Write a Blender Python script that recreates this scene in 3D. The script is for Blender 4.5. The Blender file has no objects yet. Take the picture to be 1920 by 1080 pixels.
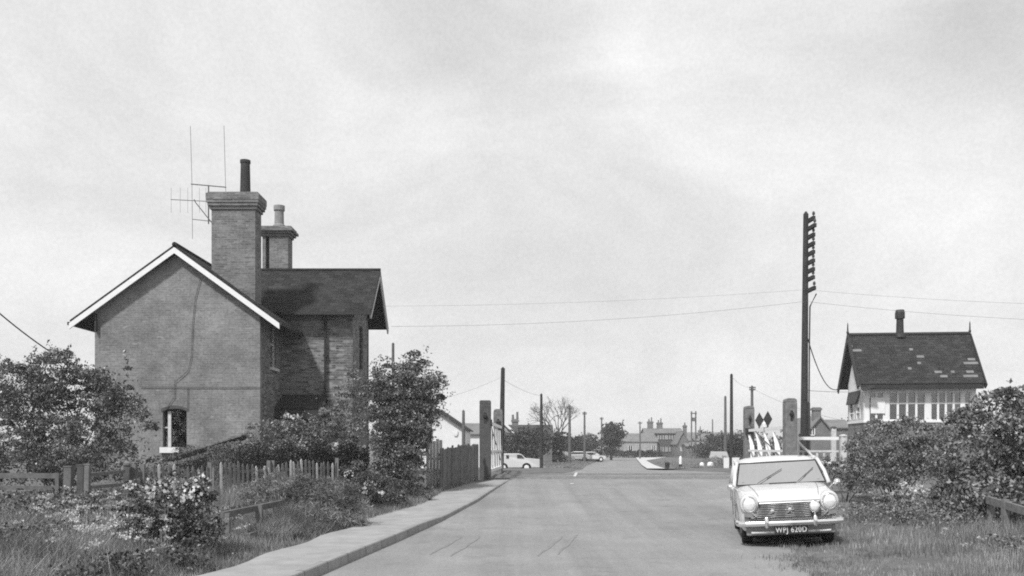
import bpy, math, random
import numpy as np
from mathutils import Vector, Matrix, noise as mnoise

random.seed(7)
SC = bpy.context.scene
COL = SC.collection
R = math.radians
F, CX, HY, EYE = 1750.0, 960.0, 838.0, 1.6      # focal length and horizon in photo pixels, eye height in metres

def at(px, py, d):
    """the point seen at a photo pixel, d metres away"""
    return Vector(((px - CX) * d / F, d, EYE - (py - HY) * d / F))
def ax(px, d): return (px - CX) * d / F
def az(py, d): return EYE - (py - HY) * d / F

# ------------------------------------------------------------------ terrain
HYS = [-60, 16, 20, 25, 29, 32, 41, 50, 60, 76, 100, 135, 190, 3000]
HZS = [0, 0, .02, .13, .32, .46, .48, .34, .12, -.25, -.42, -.53, -.6, -.6]
def hump(y): return np.interp(y, HYS, HZS)
LE = ([-10, 5, 10.7, 12.57, 15.44, 19.4, 23.4, 28.5, 32, 36, 41, 60, 76, 100, 192, 230], [-4.7, -3.05, -2.49, -2.30, -1.98, -1.55, -1.11, -.52, -.08, .9, 2.6, 4.4, 5.7, 8.0, 19.2, 23.8])
RE = ([-10, 5, 11.6, 14.6, 20, 30, 33, 42, 50, 60, 76, 100, 135, 192, 230], [1.2, 2.7, 3.7, 4.35, 5.6, 8.6, 9.3, 9.3, 8.6, 9.1, 11.0, 13.9, 18.3, 25.4, 30.0])
PE = ([-10, 5, 10.7, 12.1, 14.95, 17.5, 19.9, 23.5, 27.5, 31], [-5.6, -4.0, -3.46, -3.32, -3.08, -2.84, -2.93, -2.25, -2.0, -1.2])
def left_edge(y): return np.interp(y, *LE)
def right_edge(y): return np.interp(y, *RE)
def pave_edge(y): return np.interp(y, *PE)
def ground(x, y):
    x = np.asarray(x, float); y = np.asarray(y, float)
    h = hump(y)
    le = np.where(y < 31, pave_edge(y), left_edge(y)); re = right_edge(y)
    dl = le - x; dr = x - re
    inside = (dl < 0) & (dr < 0)
    wob = .05 * np.sin(x * .9 + 1.3 * np.sin(y * .45)) * np.sin(y * .7 + x * .25)
    side = np.maximum(dl, dr)
    off = np.clip(side / 1.5, 0, 1) * (.10 + wob)
    return np.where(inside, h - .07, h - .02 + off)
def gz(x, y): return float(ground(x, y))

# ------------------------------------------------------------------ materials (the photograph is black and white)
def g3(v): return (v, v, v, 1)
class NT:
    def __init__(s, name):
        s.m = bpy.data.materials.new(name); s.m.use_nodes = True
        s.t = s.m.node_tree; s.t.nodes.clear()
        s.out = s.n('ShaderNodeOutputMaterial')
    def n(s, kind, **k):
        x = s.t.nodes.new(kind)
        for a, b in k.items(): setattr(x, a, b)
        return x
    def l(s, a, b): s.t.links.new(a, b)
    def noise(s, vec, scale, detail=4, rough=.6):
        x = s.n('ShaderNodeTexNoise'); x.inputs['Scale'].default_value = scale
        x.inputs['Detail'].default_value = detail; x.inputs['Roughness'].default_value = rough
        if vec is not None: s.l(vec, x.inputs['Vector'])
        return x.outputs['Fac']
    def ramp(s, fac, stops):
        x = s.n('ShaderNodeValToRGB'); e = x.color_ramp.elements
        while len(e) < len(stops): e.new(.5)
        for q, (p, v) in zip(e, stops): q.position = p; q.color = g3(v)
        s.l(fac, x.inputs[0]); return x.outputs[0]
    def mul(s, a, b):
        x = s.n('ShaderNodeMix', data_type='RGBA', blend_type='MULTIPLY'); x.inputs[0].default_value = 1
        s.l(a, x.inputs[6]); s.l(b, x.inputs[7]); return x.outputs[2]
    def mix(s, f, a, b):
        x = s.n('ShaderNodeMix', data_type='RGBA')
        if hasattr(f, 'links'): s.l(f, x.inputs[0])
        else: x.inputs[0].default_value = f
        s.l(a, x.inputs[6]); s.l(b, x.inputs[7]); return x.outputs[2]
    def val(s, v):
        x = s.n('ShaderNodeRGB'); x.outputs[0].default_value = g3(v); return x.outputs[0]
    def obj(s): return s.n('ShaderNodeTexCoord').outputs['Object']
    def uv(s): return s.n('ShaderNodeTexCoord').outputs['UV']
    def princ(s, col, rough=.85, spec=.3, metal=0, bump=None, bstr=.3, bdist=.02):
        p = s.n('ShaderNodeBsdfPrincipled')
        s.l(col, p.inputs['Base Color'])
        p.inputs['Roughness'].default_value = rough; p.inputs['Metallic'].default_value = metal
        p.inputs['Specular IOR Level'].default_value = spec
        if bump is not None:
            b = s.n('ShaderNodeBump'); b.inputs['Strength'].default_value = bstr; b.inputs['Distance'].default_value = bdist
            s.l(bump, b.inputs['Height']); s.l(b.outputs[0], p.inputs['Normal'])
        s.l(p.outputs[0], s.out.inputs[0]); return p

def plain(name, v, rough=.8, spec=.3, metal=0, scale=3.0, amt=.25, bump=.2):
    t = NT(name); o = t.obj()
    nz = t.noise(o, scale, 6, .65)
    col = t.ramp(nz, [(.25, v * (1 - amt)), (.75, v * (1 + amt))])
    t.princ(col, rough, spec, metal, t.noise(o, scale * 9, 4) if bump else None, bump)
    return t.m

def bricky(name, v, mort, var=.35, bw=.225, bh=.075, stain=.3, patch=0.0, mw=.012, plo=.58):
    t = NT(name); uv = t.uv(); o = t.obj()
    b = t.n('ShaderNodeTexBrick'); t.l(uv, b.inputs['Vector'])
    b.inputs['Color1'].default_value = g3(v * (1 - var)); b.inputs['Color2'].default_value = g3(v * (1 + var)); b.inputs['Mortar'].default_value = g3(mort)
    b.inputs['Scale'].default_value = 1; b.inputs['Mortar Size'].default_value = mw; b.inputs['Brick Width'].default_value = bw; b.inputs['Row Height'].default_value = bh
    b.inputs['Bias'].default_value = 0
    st = t.ramp(t.noise(o, .9, 6, .7), [(.3, 1 - stain), (.7, 1 + stain)])
    col = t.mul(b.outputs['Color'], st)
    fine = t.ramp(t.noise(o, 14, 4, .7), [(.25, .7), (.75, 1.3)])
    col = t.mul(col, fine)
    if patch:
        mp = t.n('ShaderNodeMapping'); mp.inputs['Scale'].default_value = (3.2, 3.2, 11); t.l(o, mp.inputs['Vector'])
        m = t.ramp(t.noise(mp.outputs[0], 1, 2, .5), [(plo, 0), (plo + .07, 1)])
        col = t.mix(m, col, t.val(patch))
    t.princ(col, .95, .12, 0, b.outputs['Fac'], -.35, .012)
    return t.m

def leafy(name, lo, hi, trans=.35, clump=1.2, gloss=.12):
    t = NT(name)
    geo = t.n('ShaderNodeNewGeometry'); o = t.obj()
    rnd = t.ramp(geo.outputs['Random Per Island'], [(0, lo), (.6, (lo + hi) * .45), (1, hi)])
    cl = t.ramp(t.noise(o, clump, 3, .6), [(.32, .5), (.68, 1.5)])
    col = t.mul(rnd, cl)
    d = t.n('ShaderNodeBsdfDiffuse'); t.l(col, d.inputs[0])
    tr = t.n('ShaderNodeBsdfTranslucent'); t.l(col, tr.inputs[0])
    a = t.n('ShaderNodeMixShader'); a.inputs[0].default_value = trans; t.l(d.outputs[0], a.inputs[1]); t.l(tr.outputs[0], a.inputs[2])
    gl = t.n('ShaderNodeBsdfGlossy'); gl.inputs['Roughness'].default_value = .45; gl.inputs[0].default_value = g3(.8)
    fr = t.n('ShaderNodeFresnel'); fr.inputs[0].default_value = 1.35
    mm = t.n('ShaderNodeMath', operation='MULTIPLY'); t.l(fr.outputs[0], mm.inputs[0]); mm.inputs[1].default_value = gloss * 3
    c = t.n('ShaderNodeMixShader'); t.l(mm.outputs[0], c.inputs[0]); t.l(a.outputs[0], c.inputs[1]); t.l(gl.outputs[0], c.inputs[2])
    t.l(c.outputs[0], t.out.inputs[0])
    return t.m

def road_mat():
    t = NT('worn_asphalt'); o = t.obj(); uv = t.uv()
    big = t.ramp(t.noise(o, .35, 5, .65), [(.3, .82), (.7, 1.12)])
    # streaks worn along the lanes
    mp = t.n('ShaderNodeMapping'); mp.inputs['Scale'].default_value = (1.5, .06, 1); t.l(uv, mp.inputs['Vector'])
    st = t.ramp(t.noise(mp.outputs[0], 1.0, 5, .65), [(.3, .84), (.7, 1.12)])
    fine = t.ramp(t.noise(o, 38, 5, .75), [(.3, .70), (.7, 1.30)])
    grit = t.ramp(t.noise(o, 11, 4, .8), [(.3, .86), (.7, 1.14)])
    fine = t.mul(fine, grit)
    pt = t.ramp(t.noise(o, 1.3, 4, .6), [(.32, .84), (.42, 1.0)])
    col = t.mul(t.mul(t.mul(t.mul(t.val(.235), big), st), fine), pt)
    t.princ(col, .9, .25, 0, t.noise(o, 60, 3), .35, .01)
    return t.m

def glass_mat(name, refl, tint=.75, rough=.03):
    t = NT(name)
    g = t.n('ShaderNodeBsdfGlossy'); g.inputs[0].default_value = g3(.95); g.inputs['Roughness'].default_value = rough
    tr = t.n('ShaderNodeBsdfTransparent'); tr.inputs[0].default_value = g3(tint)
    lw = t.n('ShaderNodeLayerWeight'); lw.inputs[0].default_value = .35
    mr = t.n('ShaderNodeMapRange'); mr.inputs[3].default_value = refl; mr.inputs[4].default_value = min(1, refl + .55)
    t.l(lw.outputs['Facing'], mr.inputs[0])
    m = t.n('ShaderNodeMixShader'); t.l(mr.outputs[0], m.inputs[0]); t.l(tr.outputs[0], m.inputs[1]); t.l(g.outputs[0], m.inputs[2])
    t.l(m.outputs[0], t.out.inputs[0]); return t.m

M = {}
M['road'] = road_mat()
M['pavement'] = plain('gritty_pavement', .285, .9, .2, scale=2.2, amt=.22, bump=.3)
def kerb_mat():
    t = NT('kerb_stone'); o = t.obj()
    sp = t.n('ShaderNodeSeparateXYZ'); t.l(o, sp.inputs[0])
    md = t.n('ShaderNodeMath', operation='PINGPONG'); t.l(sp.outputs['Y'], md.inputs[0]); md.inputs[1].default_value = .46
    jt = t.ramp(md.outputs[0], [(.010, .55), (.025, 1)])
    wn = t.n('ShaderNodeMath', operation='FLOOR'); dv = t.n('ShaderNodeMath', operation='DIVIDE'); t.l(sp.outputs['Y'], dv.inputs[0]); dv.inputs[1].default_value = .92
    t.l(dv.outputs[0], wn.inputs[0]); wh = t.n('ShaderNodeTexWhiteNoise', noise_dimensions='1D'); t.l(wn.outputs[0], wh.inputs['W'])
    tone = t.ramp(wh.outputs['Value'], [(0, .9), (1, 1.08)])
    col = t.mul(t.mul(t.ramp(t.noise(o, 6, 5, .7), [(.25, .21), (.75, .33)]), jt), tone)
    t.princ(col, .85, .2, 0, t.noise(o, 40, 4), .4, .01); return t.m
M['kerb'] = kerb_mat()
M['concrete'] = plain('pale_concrete', .5, .85, .25, scale=1.5, amt=.15)
M['soil'] = plain('rough_turf', .13, .95, .1, scale=1.6, amt=.5, bump=.6)
M['ballast'] = plain('ballast', .16, .95, .1, scale=14, amt=.5, bump=.8)
M['board'] = plain('crossing_timber', .24, .9, .2, scale=5, amt=.4)
M['steel'] = plain('rail_steel', .12, .5, .5, .6, scale=5, amt=.3)
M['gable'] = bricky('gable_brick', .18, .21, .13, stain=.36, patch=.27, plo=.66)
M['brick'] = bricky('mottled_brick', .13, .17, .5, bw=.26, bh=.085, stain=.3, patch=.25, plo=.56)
M['stack'] = bricky('chimney_brick', .15, .18, .28, stain=.3, patch=.24, plo=.62)
M['slate'] = bricky('roof_slate', .032, .018, .3, .30, .2, .2, mw=.008)
M['tile'] = bricky('signal_slate', .038, .018, .28, .30, .16, .18, mw=.01)
M['slate_pale'] = plain('pale_slate', .17, .8, .3, amt=.3)
M['white'] = plain('white_paint', .70, .6, .4, scale=6, amt=.08, bump=.1)
M['whitewash'] = plain('whitewash', .66, .9, .2, scale=2, amt=.08)
M['dirty_white'] = plain('weathered_white_paint', .5, .75, .25, scale=8, amt=.25)
M['dark_paint'] = plain('dark_paint', .03, .6, .4, amt=.3)
M['black'] = plain('black_iron', .02, .6, .4, amt=.3)
M['soot'] = plain('sooty_clay', .035, .8, .2, amt=.4)
M['clay'] = plain('pale_clay_pot', .22, .85, .2, scale=6, amt=.3)
M['pole'] = plain('creosoted_pole', .035, .85, .2, scale=4, amt=.4)
M['pole_grey'] = plain('weathered_pole', .11, .9, .15, scale=4, amt=.35)
M['oak'] = plain('grey_timber_post', .16, .85, .2, scale=5, amt=.5, bump=.4)
M['oak_dark'] = plain('dark_timber_post', .075, .85, .2, scale=5, amt=.35, bump=.4)
M['fence'] = plain('weathered_fence_wood', .155, .9, .15, scale=7, amt=.4, bump=.4)
M['fence_dark'] = plain('dark_fence_board', .13, .9, .15, scale=3, amt=.45, bump=.4)
M['gate'] = plain('old_gate_wood', .12, .9, .15, scale=6, amt=.4)
M['pane'] = glass_mat('window_glass', .12, .6)
M['screen'] = glass_mat('car_glass', .93, .95, .02)
M['pane_clear'] = glass_mat('clear_car_glass', .12, .9, .02)
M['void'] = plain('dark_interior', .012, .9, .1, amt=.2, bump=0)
M['curtain'] = plain('pale_curtain', .45, .9, .1, amt=.2)
M['stem'] = plain('bark', .06, .9, .15, scale=7, amt=.4)
M['wire'] = plain('wire', .05, .6, .3, amt=.1, bump=0)
M['wire_far'] = plain('wire_galvanised', .16, .6, .3, amt=.1, bump=0)
M['alu'] = plain('aerial_rod', .12, .5, .4, .3, amt=.1, bump=0)
M['blossom'] = leafy('white_blossom', .45, .8, .3, gloss=.05)
M['hawthorn'] = leafy('hawthorn_leaves', .045, .22, .14, clump=1.6)
M['bush'] = leafy('bush_leaves', .045, .30, .10, clump=1.8)
M['bush_dark'] = leafy('dark_bush_leaves', .025, .14, .12, clump=1.8)
M['hedge'] = leafy('hedge_leaves', .015, .05)
M['light_shrub'] = leafy('light_shrub_leaves', .09, .36, clump=1.8)
M['far_leaf'] = leafy('distant_leaves', .03, .10, clump=.4)
M['far_pale'] = leafy('distant_pale_leaves', .10, .22, clump=.4)
M['twig'] = plain('twig', .11, .9, .1, amt=.3, bump=0)
M['bank'] = leafy('bank_grass_blades', .11, .46, .4, 1.1, .1)
M['mound'] = leafy('feathery_grass', .08, .30, .3, 1.6, .1)
M['grass'] = leafy('grass_blades', .15, .44, .4, .9, .12)
M['grass_dark'] = leafy('rank_grass_blades', .13, .42, .42, 1.3, .12)

# ------------------------------------------------------------------ geometry collector
class G:
    def __init__(s): s.v = []; s.f = []
    def add(s, vs, fs):
        b = len(s.v); s.v += [tuple(v) for v in vs]; s.f += [tuple(b + i for i in f) for f in fs]; return s
    def box(s, x0, x1, y0, y1, z0, z1):
        return s.add([(x0,y0,z0),(x1,y0,z0),(x1,y1,z0),(x0,y1,z0),(x0,y0,z1),(x1,y0,z1),(x1,y1,z1),(x0,y1,z1)],
                     [(3,2,1,0),(4,5,6,7),(0,1,5,4),(1,2,6,5),(2,3,7,6),(3,0,4,7)])
    def bar(s, a, b, w, h, up=(0, 0, 1)):
        """rectangular bar from a to b, w across, h along up"""
        a = Vector(a); b = Vector(b); t = (b - a).normalized(); u = Vector(up)
        if abs(t.dot(u)) > .98: u = Vector((0, 1, 0))
        sd = t.cross(u).normalized(); u = sd.cross(t)
        sd *= w / 2; u *= h / 2
        q = [a - sd - u, a + sd - u, a + sd + u, a - sd + u, b - sd - u, b + sd - u, b + sd + u, b - sd + u]
        return s.add(q, [(0,1,2,3),(7,6,5,4),(0,4,5,1),(1,5,6,2),(2,6,7,3),(3,7,4,0)])
    def tube(s, pts, r, n=8, caps=True):
        pts = [Vector(p) for p in pts]
        rs = r if isinstance(r, (list, tuple)) else [r] * len(pts)
        b = len(s.v); N = len(pts)
        for i, p in enumerate(pts):
            t = (pts[min(i + 1, N - 1)] - pts[max(i - 1, 0)]).normalized()
            u = Vector((0, 0, 1)) if abs(t.z) < .9 else Vector((1, 0, 0))
            sd = t.cross(u).normalized(); u = sd.cross(t)
            for k in range(n):
                a = 2 * math.pi * k / n
                s.v.append(tuple(p + (sd * math.cos(a) + u * math.sin(a)) * rs[i]))
        for i in range(N - 1):
            for k in range(n):
                k2 = (k + 1) % n
                s.f.append((b + i*n + k, b + i*n + k2, b + (i+1)*n + k2, b + (i+1)*n + k))
        if caps:
            s.f.append(tuple(b + k for k in reversed(range(n)))); s.f.append(tuple(b + (N-1)*n + k for k in range(n)))
        return s
    def lathe(s, c, prof, n=20, axis=2):
        """prof: list of (radius, height) turned about an axis through c"""
        b = len(s.v); c = Vector(c)
        for r, h in prof:
            for k in range(n):
                a = 2 * math.pi * k / n; p = [r * math.cos(a), r * math.sin(a)]
                q = [p[0], p[1], h] if axis == 2 else ([p[0], h, p[1]] if axis == 1 else [h, p[0], p[1]])
                s.v.append(tuple(c + Vector(q)))
        for i in range(len(prof) - 1):
            for k in range(n):
                k2 = (k + 1) % n
                s.f.append((b + i*n + k, b + i*n + k2, b + (i+1)*n + k2, b + (i+1)*n + k))
        s.f.append(tuple(b + k for k in reversed(range(n)))); s.f.append(tuple(b + (len(prof)-1)*n + k for k in range(n)))
        return s
    def prism(s, poly, a0, a1, axis):
        """poly 2D (the two remaining axes in order) extruded along axis from a0 to a1"""
        def P(p, a):
            return (a, p[0], p[1]) if axis == 0 else ((p[0], a, p[1]) if axis == 1 else (p[0], p[1], a))
        n = len(poly)
        return s.add([P(p, a0) for p in poly] + [P(p, a1) for p in poly],
                     [tuple(range(n)), tuple(reversed(range(n, 2*n)))] + [(i, n + i, n + (i+1) % n, (i+1) % n) for i in range(n)])
    def slab(s, q, th):
        """quad q thickened by th against its normal"""
        q = [Vector(p) for p in q]; nn = (q[1] - q[0]).cross(q[3] - q[0]).normalized() * th
        return s.add(q + [p - nn for p in q], [(0,1,2,3),(7,6,5,4),(0,4,5,1),(1,5,6,2),(2,6,7,3),(3,7,4,0)])
    def wall_x(s, x0, x1, y0, y1, z0, z1, holes=()):
        """wall running along x with rectangular openings (xa, xb, za, zb)"""
        xs = sorted({x0, x1, *[h[0] for h in holes], *[h[1] for h in holes]}); zs = sorted({z0, z1, *[h[2] for h in holes], *[h[3] for h in holes]})
        for i in range(len(xs) - 1):
            for j in range(len(zs) - 1):
                cx, cz = (xs[i] + xs[i+1]) / 2, (zs[j] + zs[j+1]) / 2
                if not any(h[0] < cx < h[1] and h[2] < cz < h[3] for h in holes): s.box(xs[i], xs[i+1], y0, y1, zs[j], zs[j+1])
        return s
    def wall_y(s, x0, x1, y0, y1, z0, z1, holes=()):
        ys = sorted({y0, y1, *[h[0] for h in holes], *[h[1] for h in holes]}); zs = sorted({z0, z1, *[h[2] for h in holes], *[h[3] for h in holes]})
        for i in range(len(ys) - 1):
            for j in range(len(zs) - 1):
                cy, cz = (ys[i] + ys[i+1]) / 2, (zs[j] + zs[j+1]) / 2
                if not any(h[0] < cy < h[1] and h[2] < cz < h[3] for h in holes): s.box(x0, x1, ys[i], ys[i+1], zs[j], zs[j+1])
        return s

ORG = {}
def box_uv(me):
    n = len(me.polygons)
    if n == 0: return
    co = np.empty(len(me.vertices) * 3); me.vertices.foreach_get('co', co); co = co.reshape(-1, 3)
    li = np.empty(len(me.loops), int); me.loops.foreach_get('vertex_index', li)
    nr = np.empty(n * 3); me.polygons.foreach_get('normal', nr); nr = nr.reshape(-1, 3)
    tot = np.empty(n, int); me.polygons.foreach_get('loop_total', tot)
    u = np.stack([-nr[:, 1], nr[:, 0], np.zeros(n)], 1)
    ln = np.linalg.norm(u, axis=1); flat = ln < .05
    u[flat] = (1, 0, 0); ln[flat] = 1; u /= ln[:, None]
    v = np.cross(nr, u)
    U = np.repeat(u, tot, 0); V = np.repeat(v, tot, 0); p = co[li]
    uv = np.stack([(U * p).sum(1), (V * p).sum(1)], 1)
    me.uv_layers.new(name='UVMap'); me.uv_layers[0].data.foreach_set('uv', uv.ravel())

def part(name, g, m, parent=None, label=None, smooth=False, bevel=0, local=False, sub=0, kind=None):
    me = bpy.data.meshes.new(name)
    o0 = Vector((0, 0, 0)) if (parent is None or local) else ORG[parent.name]
    me.from_pydata([(v[0] - o0.x, v[1] - o0.y, v[2] - o0.z) for v in g.v], [], g.f); me.update()
    box_uv(me)
    me.materials.append(m)
    if smooth: me.polygons.foreach_set('use_smooth', [True] * len(me.polygons))
    o = bpy.data.objects.new(name, me); COL.objects.link(o)
    if parent: o.parent = parent
    ORG[o.name] = o0
    if label: o['label'] = label
    if kind: o['kind'] = kind
    if bevel:
        b = o.modifiers.new('bevel', 'BEVEL'); b.width = bevel; b.segments = 2; b.limit_method = 'ANGLE'
    if sub:
        b = o.modifiers.new('sub', 'SUBSURF'); b.levels = sub; b.render_levels = sub
    return o
def thing(name, label, cat, loc=(0, 0, 0), group=None, rotz=0):
    o = bpy.data.objects.new(name, None); COL.objects.link(o)
    o.location = loc; o.rotation_euler = (0, 0, rotz); o.empty_display_size = .3
    o['label'] = label; o['category'] = cat
    if group: o['group'] = group
    ORG[o.name] = Vector(loc); return o
def tag(o, label, cat, group=None):
    o['label'] = label; o['category'] = cat
    if group: o['group'] = group
    return o
def struct(name, g, m, smooth=False):
    return part(name, g, m, smooth=smooth, kind='structure')
def copy_tree(o, parent=None):
    c = o.copy(); COL.objects.link(c)
    if parent: c.parent = parent; c.matrix_parent_inverse = o.matrix_parent_inverse
    for ch in list(o.children): copy_tree(ch, c)
    return c

# ------------------------------------------------------------------ numpy meshes: leaves and blades
def np_mesh(name, co, faces_flat, totals, m, parent=None, kind=None):
    me = bpy.data.meshes.new(name)
    o0 = np.array(ORG[parent.name]) if parent else np.zeros(3)
    co = (co - o0).astype(np.float32)
    me.vertices.add(len(co)); me.vertices.foreach_set('co', co.ravel())
    me.loops.add(len(faces_flat)); me.loops.foreach_set('vertex_index', faces_flat.astype(np.int32))
    me.polygons.add(len(totals))
    st = np.concatenate([[0], np.cumsum(totals)[:-1]]).astype(np.int32)
    me.polygons.foreach_set('loop_start', st); me.polygons.foreach_set('loop_total', totals.astype(np.int32))
    me.update(calc_edges=True); me.validate()
    me.materials.append(m)
    o = bpy.data.objects.new(name, me); COL.objects.link(o)
    if parent: o.parent = parent; ORG[o.name] = ORG[parent.name]
    if kind: o['kind'] = kind
    return o

def leaves(name, pts, size, m, parent=None, seed=0, aspect=.55, up=.35, kind=None, vary=.45):
    rng = np.random.default_rng(seed); n = len(pts)
    L = size * (1 + vary * (rng.random(n) * 2 - 1))
    d = rng.normal(size=(n, 3)); d[:, 2] += up; d /= np.linalg.norm(d, axis=1)[:, None]
    q = rng.normal(size=(n, 3)); s = np.cross(d, q); s /= np.linalg.norm(s, axis=1)[:, None]
    nn = np.cross(d, s)
    W = (L * aspect)[:, None]; Lc = L[:, None]
    a = pts - d * Lc * .5; b = pts + s * W * .5 + nn * Lc * .12; c = pts + d * Lc * .5; e = pts - s * W * .5 + nn * Lc * .12
    co = np.stack([a, b, c, e], 1).reshape(-1, 3)
    return np_mesh(name, co, np.arange(4 * n), np.full(n, 4), m, parent, kind)

def crown_points(ells, n, seed, clump=.22, per=40, fill=.25, shoots=0, shoot_len=.5, zmin=-9):
    """points for leaves: clumps spread through ellipsoids (cx, cy, cz, rx, ry, rz), with shoots poking out of the top"""
    rng = np.random.default_rng(seed)
    w = np.array([e[3] * e[4] * e[5] for e in ells]) ** .7; w /= w.sum()
    K = max(6, n // per)
    out = []; heads = []
    for k in rng.choice(len(ells), K, p=w):
        e = ells[k]; u = rng.normal(size=3); u /= np.linalg.norm(u)
        rr = (fill + (1 - fill) * rng.random()) ** .4
        c = np.array(e[:3]) + u * np.array(e[3:6]) * rr * (.84 + .24 * rng.random())
        cr = clump * (.45 + 1.1 * rng.random())
        m = int(per * (.35 + 1.3 * rng.random()))
        q = rng.normal(size=(m, 3)); q[:, 2] = np.abs(q[:, 2]) * 1.1 - .25; q += u * .45
        q /= np.linalg.norm(q, axis=1)[:, None]
        out.append(c + q * cr * (.55 + .5 * rng.random((m, 1))) * np.array([1, 1, .8]))
        if u[2] > -.1: heads.append((c, u))
    for j in range(n // 9):
        e = ells[rng.choice(len(ells), p=w)]
        out.append((np.array(e[:3]) + rng.normal(size=3) * np.array(e[3:6]) * .38)[None, :])
    for j in range(shoots):
        c, u = heads[rng.integers(len(heads))]
        dr = u * .8 + np.array([0, 0, .9]) + rng.normal(size=3) * .35; dr /= np.linalg.norm(dr)
        ln = shoot_len * (.4 + rng.random()); m = int(16 * ln / max(shoot_len, .01)) + 5
        t = rng.random(m)[:, None] ** .8
        out.append(c + dr * t * ln + rng.normal(size=(m, 3)) * .035 * shoot_len / .5)
    p = np.concatenate(out)
    return p[p[:, 2] > zmin]

def blades(name, xy, h, w, m, seed=0, parent=None, kind='stuff', z=None, lean=.45):
    rng = np.random.default_rng(seed); n = len(xy)
    zz = ground(xy[:, 0], xy[:, 1]) - .02 if z is None else z
    H = h * (.5 + .8 * rng.random(n)); a = rng.random(n) * 2 * math.pi
    dx, dy = np.cos(a), np.sin(a); l1 = lean * H * rng.random(n)
    b = rng.random(n) * 2 * math.pi; wx, wy = np.cos(b) * w / 2, np.sin(b) * w / 2
    def P(x, y, zc): return np.stack([x, y, zc], 1)
    x, y = xy[:, 0], xy[:, 1]
    v0 = P(x - wx, y - wy, zz); v1 = P(x + wx, y + wy, zz)
    v2 = P(x + dx*l1*.35 + wx*.8, y + dy*l1*.35 + wy*.8, zz + H*.6); v3 = P(x + dx*l1*.35 - wx*.8, y + dy*l1*.35 - wy*.8, zz + H*.6)
    v4 = P(x + dx*l1, y + dy*l1, zz + H)
    co = np.stack([v0, v1, v2, v3, v4], 1).reshape(-1, 3)
    i = np.arange(n)[:, None] * 5
    fl = np.concatenate([i + np.array([0, 1, 2, 3]), i + np.array([3, 2, 4])], 1).ravel()
    return np_mesh(name, co, fl, np.tile([4, 3], n), m, parent, kind)

def shrub(name, label, cat, ells, n, leaf, m, seed, clump=.22, shoots=0, shoot_len=.5, stems=6, blossom=None, group=None, part_name='foliage', per=60, fill=.35, aspect=.55):
    cx = float(np.mean([e[0] for e in ells])); cy = float(np.mean([e[1] for e in ells]))
    z0 = gz(cx, cy)
    root = thing(name, label, cat, (cx, cy, z0), group)
    p = crown_points(ells, n, seed, clump, per, fill, shoots, shoot_len, z0 - .05)
    leaves(part_name, p, leaf, m, root, seed, aspect)
    rng = random.Random(seed); g = G()
    for k in range(stems):
        e = ells[k % len(ells)]
        top = Vector((e[0] + rng.uniform(-.7, .7) * e[3], e[1] + rng.uniform(-.6, .6) * e[4], e[2] + e[5] * rng.uniform(.1, .75)))
        bs = Vector((cx + rng.uniform(-.25, .25) * e[3], cy + rng.uniform(-.2, .2) * e[4], z0 - .1))
        mid = bs.lerp(top, .5) + Vector((rng.uniform(-.1, .1), rng.uniform(-.1, .1), .1))
        r = .022 * max(.6, e[5])
        g.tube([bs, mid, top], [r, r * .7, r * .25], 6)
    part('stem', g, M['stem'], root)
    if blossom:
        bells, bn, bs_ = blossom
        bp = crown_points(bells, bn, seed + 5, .12, 14, .6)
        leaves('blossom', bp, bs_, M['blossom'], root, seed + 9, aspect=.9)
    return root

def branch_tree(g, p, d, ln, r, depth, rng, tips, spread=.55, k=(2, 3), up=.15):
    q = p + d * ln
    mid = p.lerp(q, .5) + Vector((rng.uniform(-1, 1), rng.uniform(-1, 1), rng.uniform(-.5, .5))) * ln * .07
    g.tube([p, mid, q], [r, r * .85, r * .68], 6 if depth > 2 else 4, caps=False)
    if depth == 0: tips.append((q, d)); return
    if depth <= 2: tips.append((mid, d))
    for i in range(rng.randint(*k)):
        nd = (d + Vector((rng.gauss(0, spread), rng.gauss(0, spread), rng.gauss(0, spread * .7) + up))).normalized()
        branch_tree(g, q, nd, ln * rng.uniform(.62, .85), r * .62, depth - 1, rng, tips, spread, k, up)

# ================================================================== SETTING
def grid(xs, ys, zf):
    g = G(); nx = len(xs)
    X, Y = np.meshgrid(xs, ys); Z = zf(X, Y)
    g.v = [tuple(t) for t in np.stack([X.ravel(), Y.ravel(), Z.ravel()], 1)]
    for j in range(len(ys) - 1):
        for i in range(nx - 1):
            a = j * nx + i; g.f.append((a, a + 1, a + nx + 1, a + nx))
    return g
xs = np.concatenate([[-1500, -600, -250, -120, -70, -45], np.arange(-30, 32, .5), [36, 42, 50, 60, 80, 120, 250, 600, 1500]])
ys = np.concatenate([[-60, -30, -10], np.arange(-2, 64, .5), np.arange(64, 110, 2), np.arange(110, 240, 8), [260, 320, 420, 700, 1500]])
struct('ground', grid(xs, ys, ground), M['soil'], True)

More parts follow.
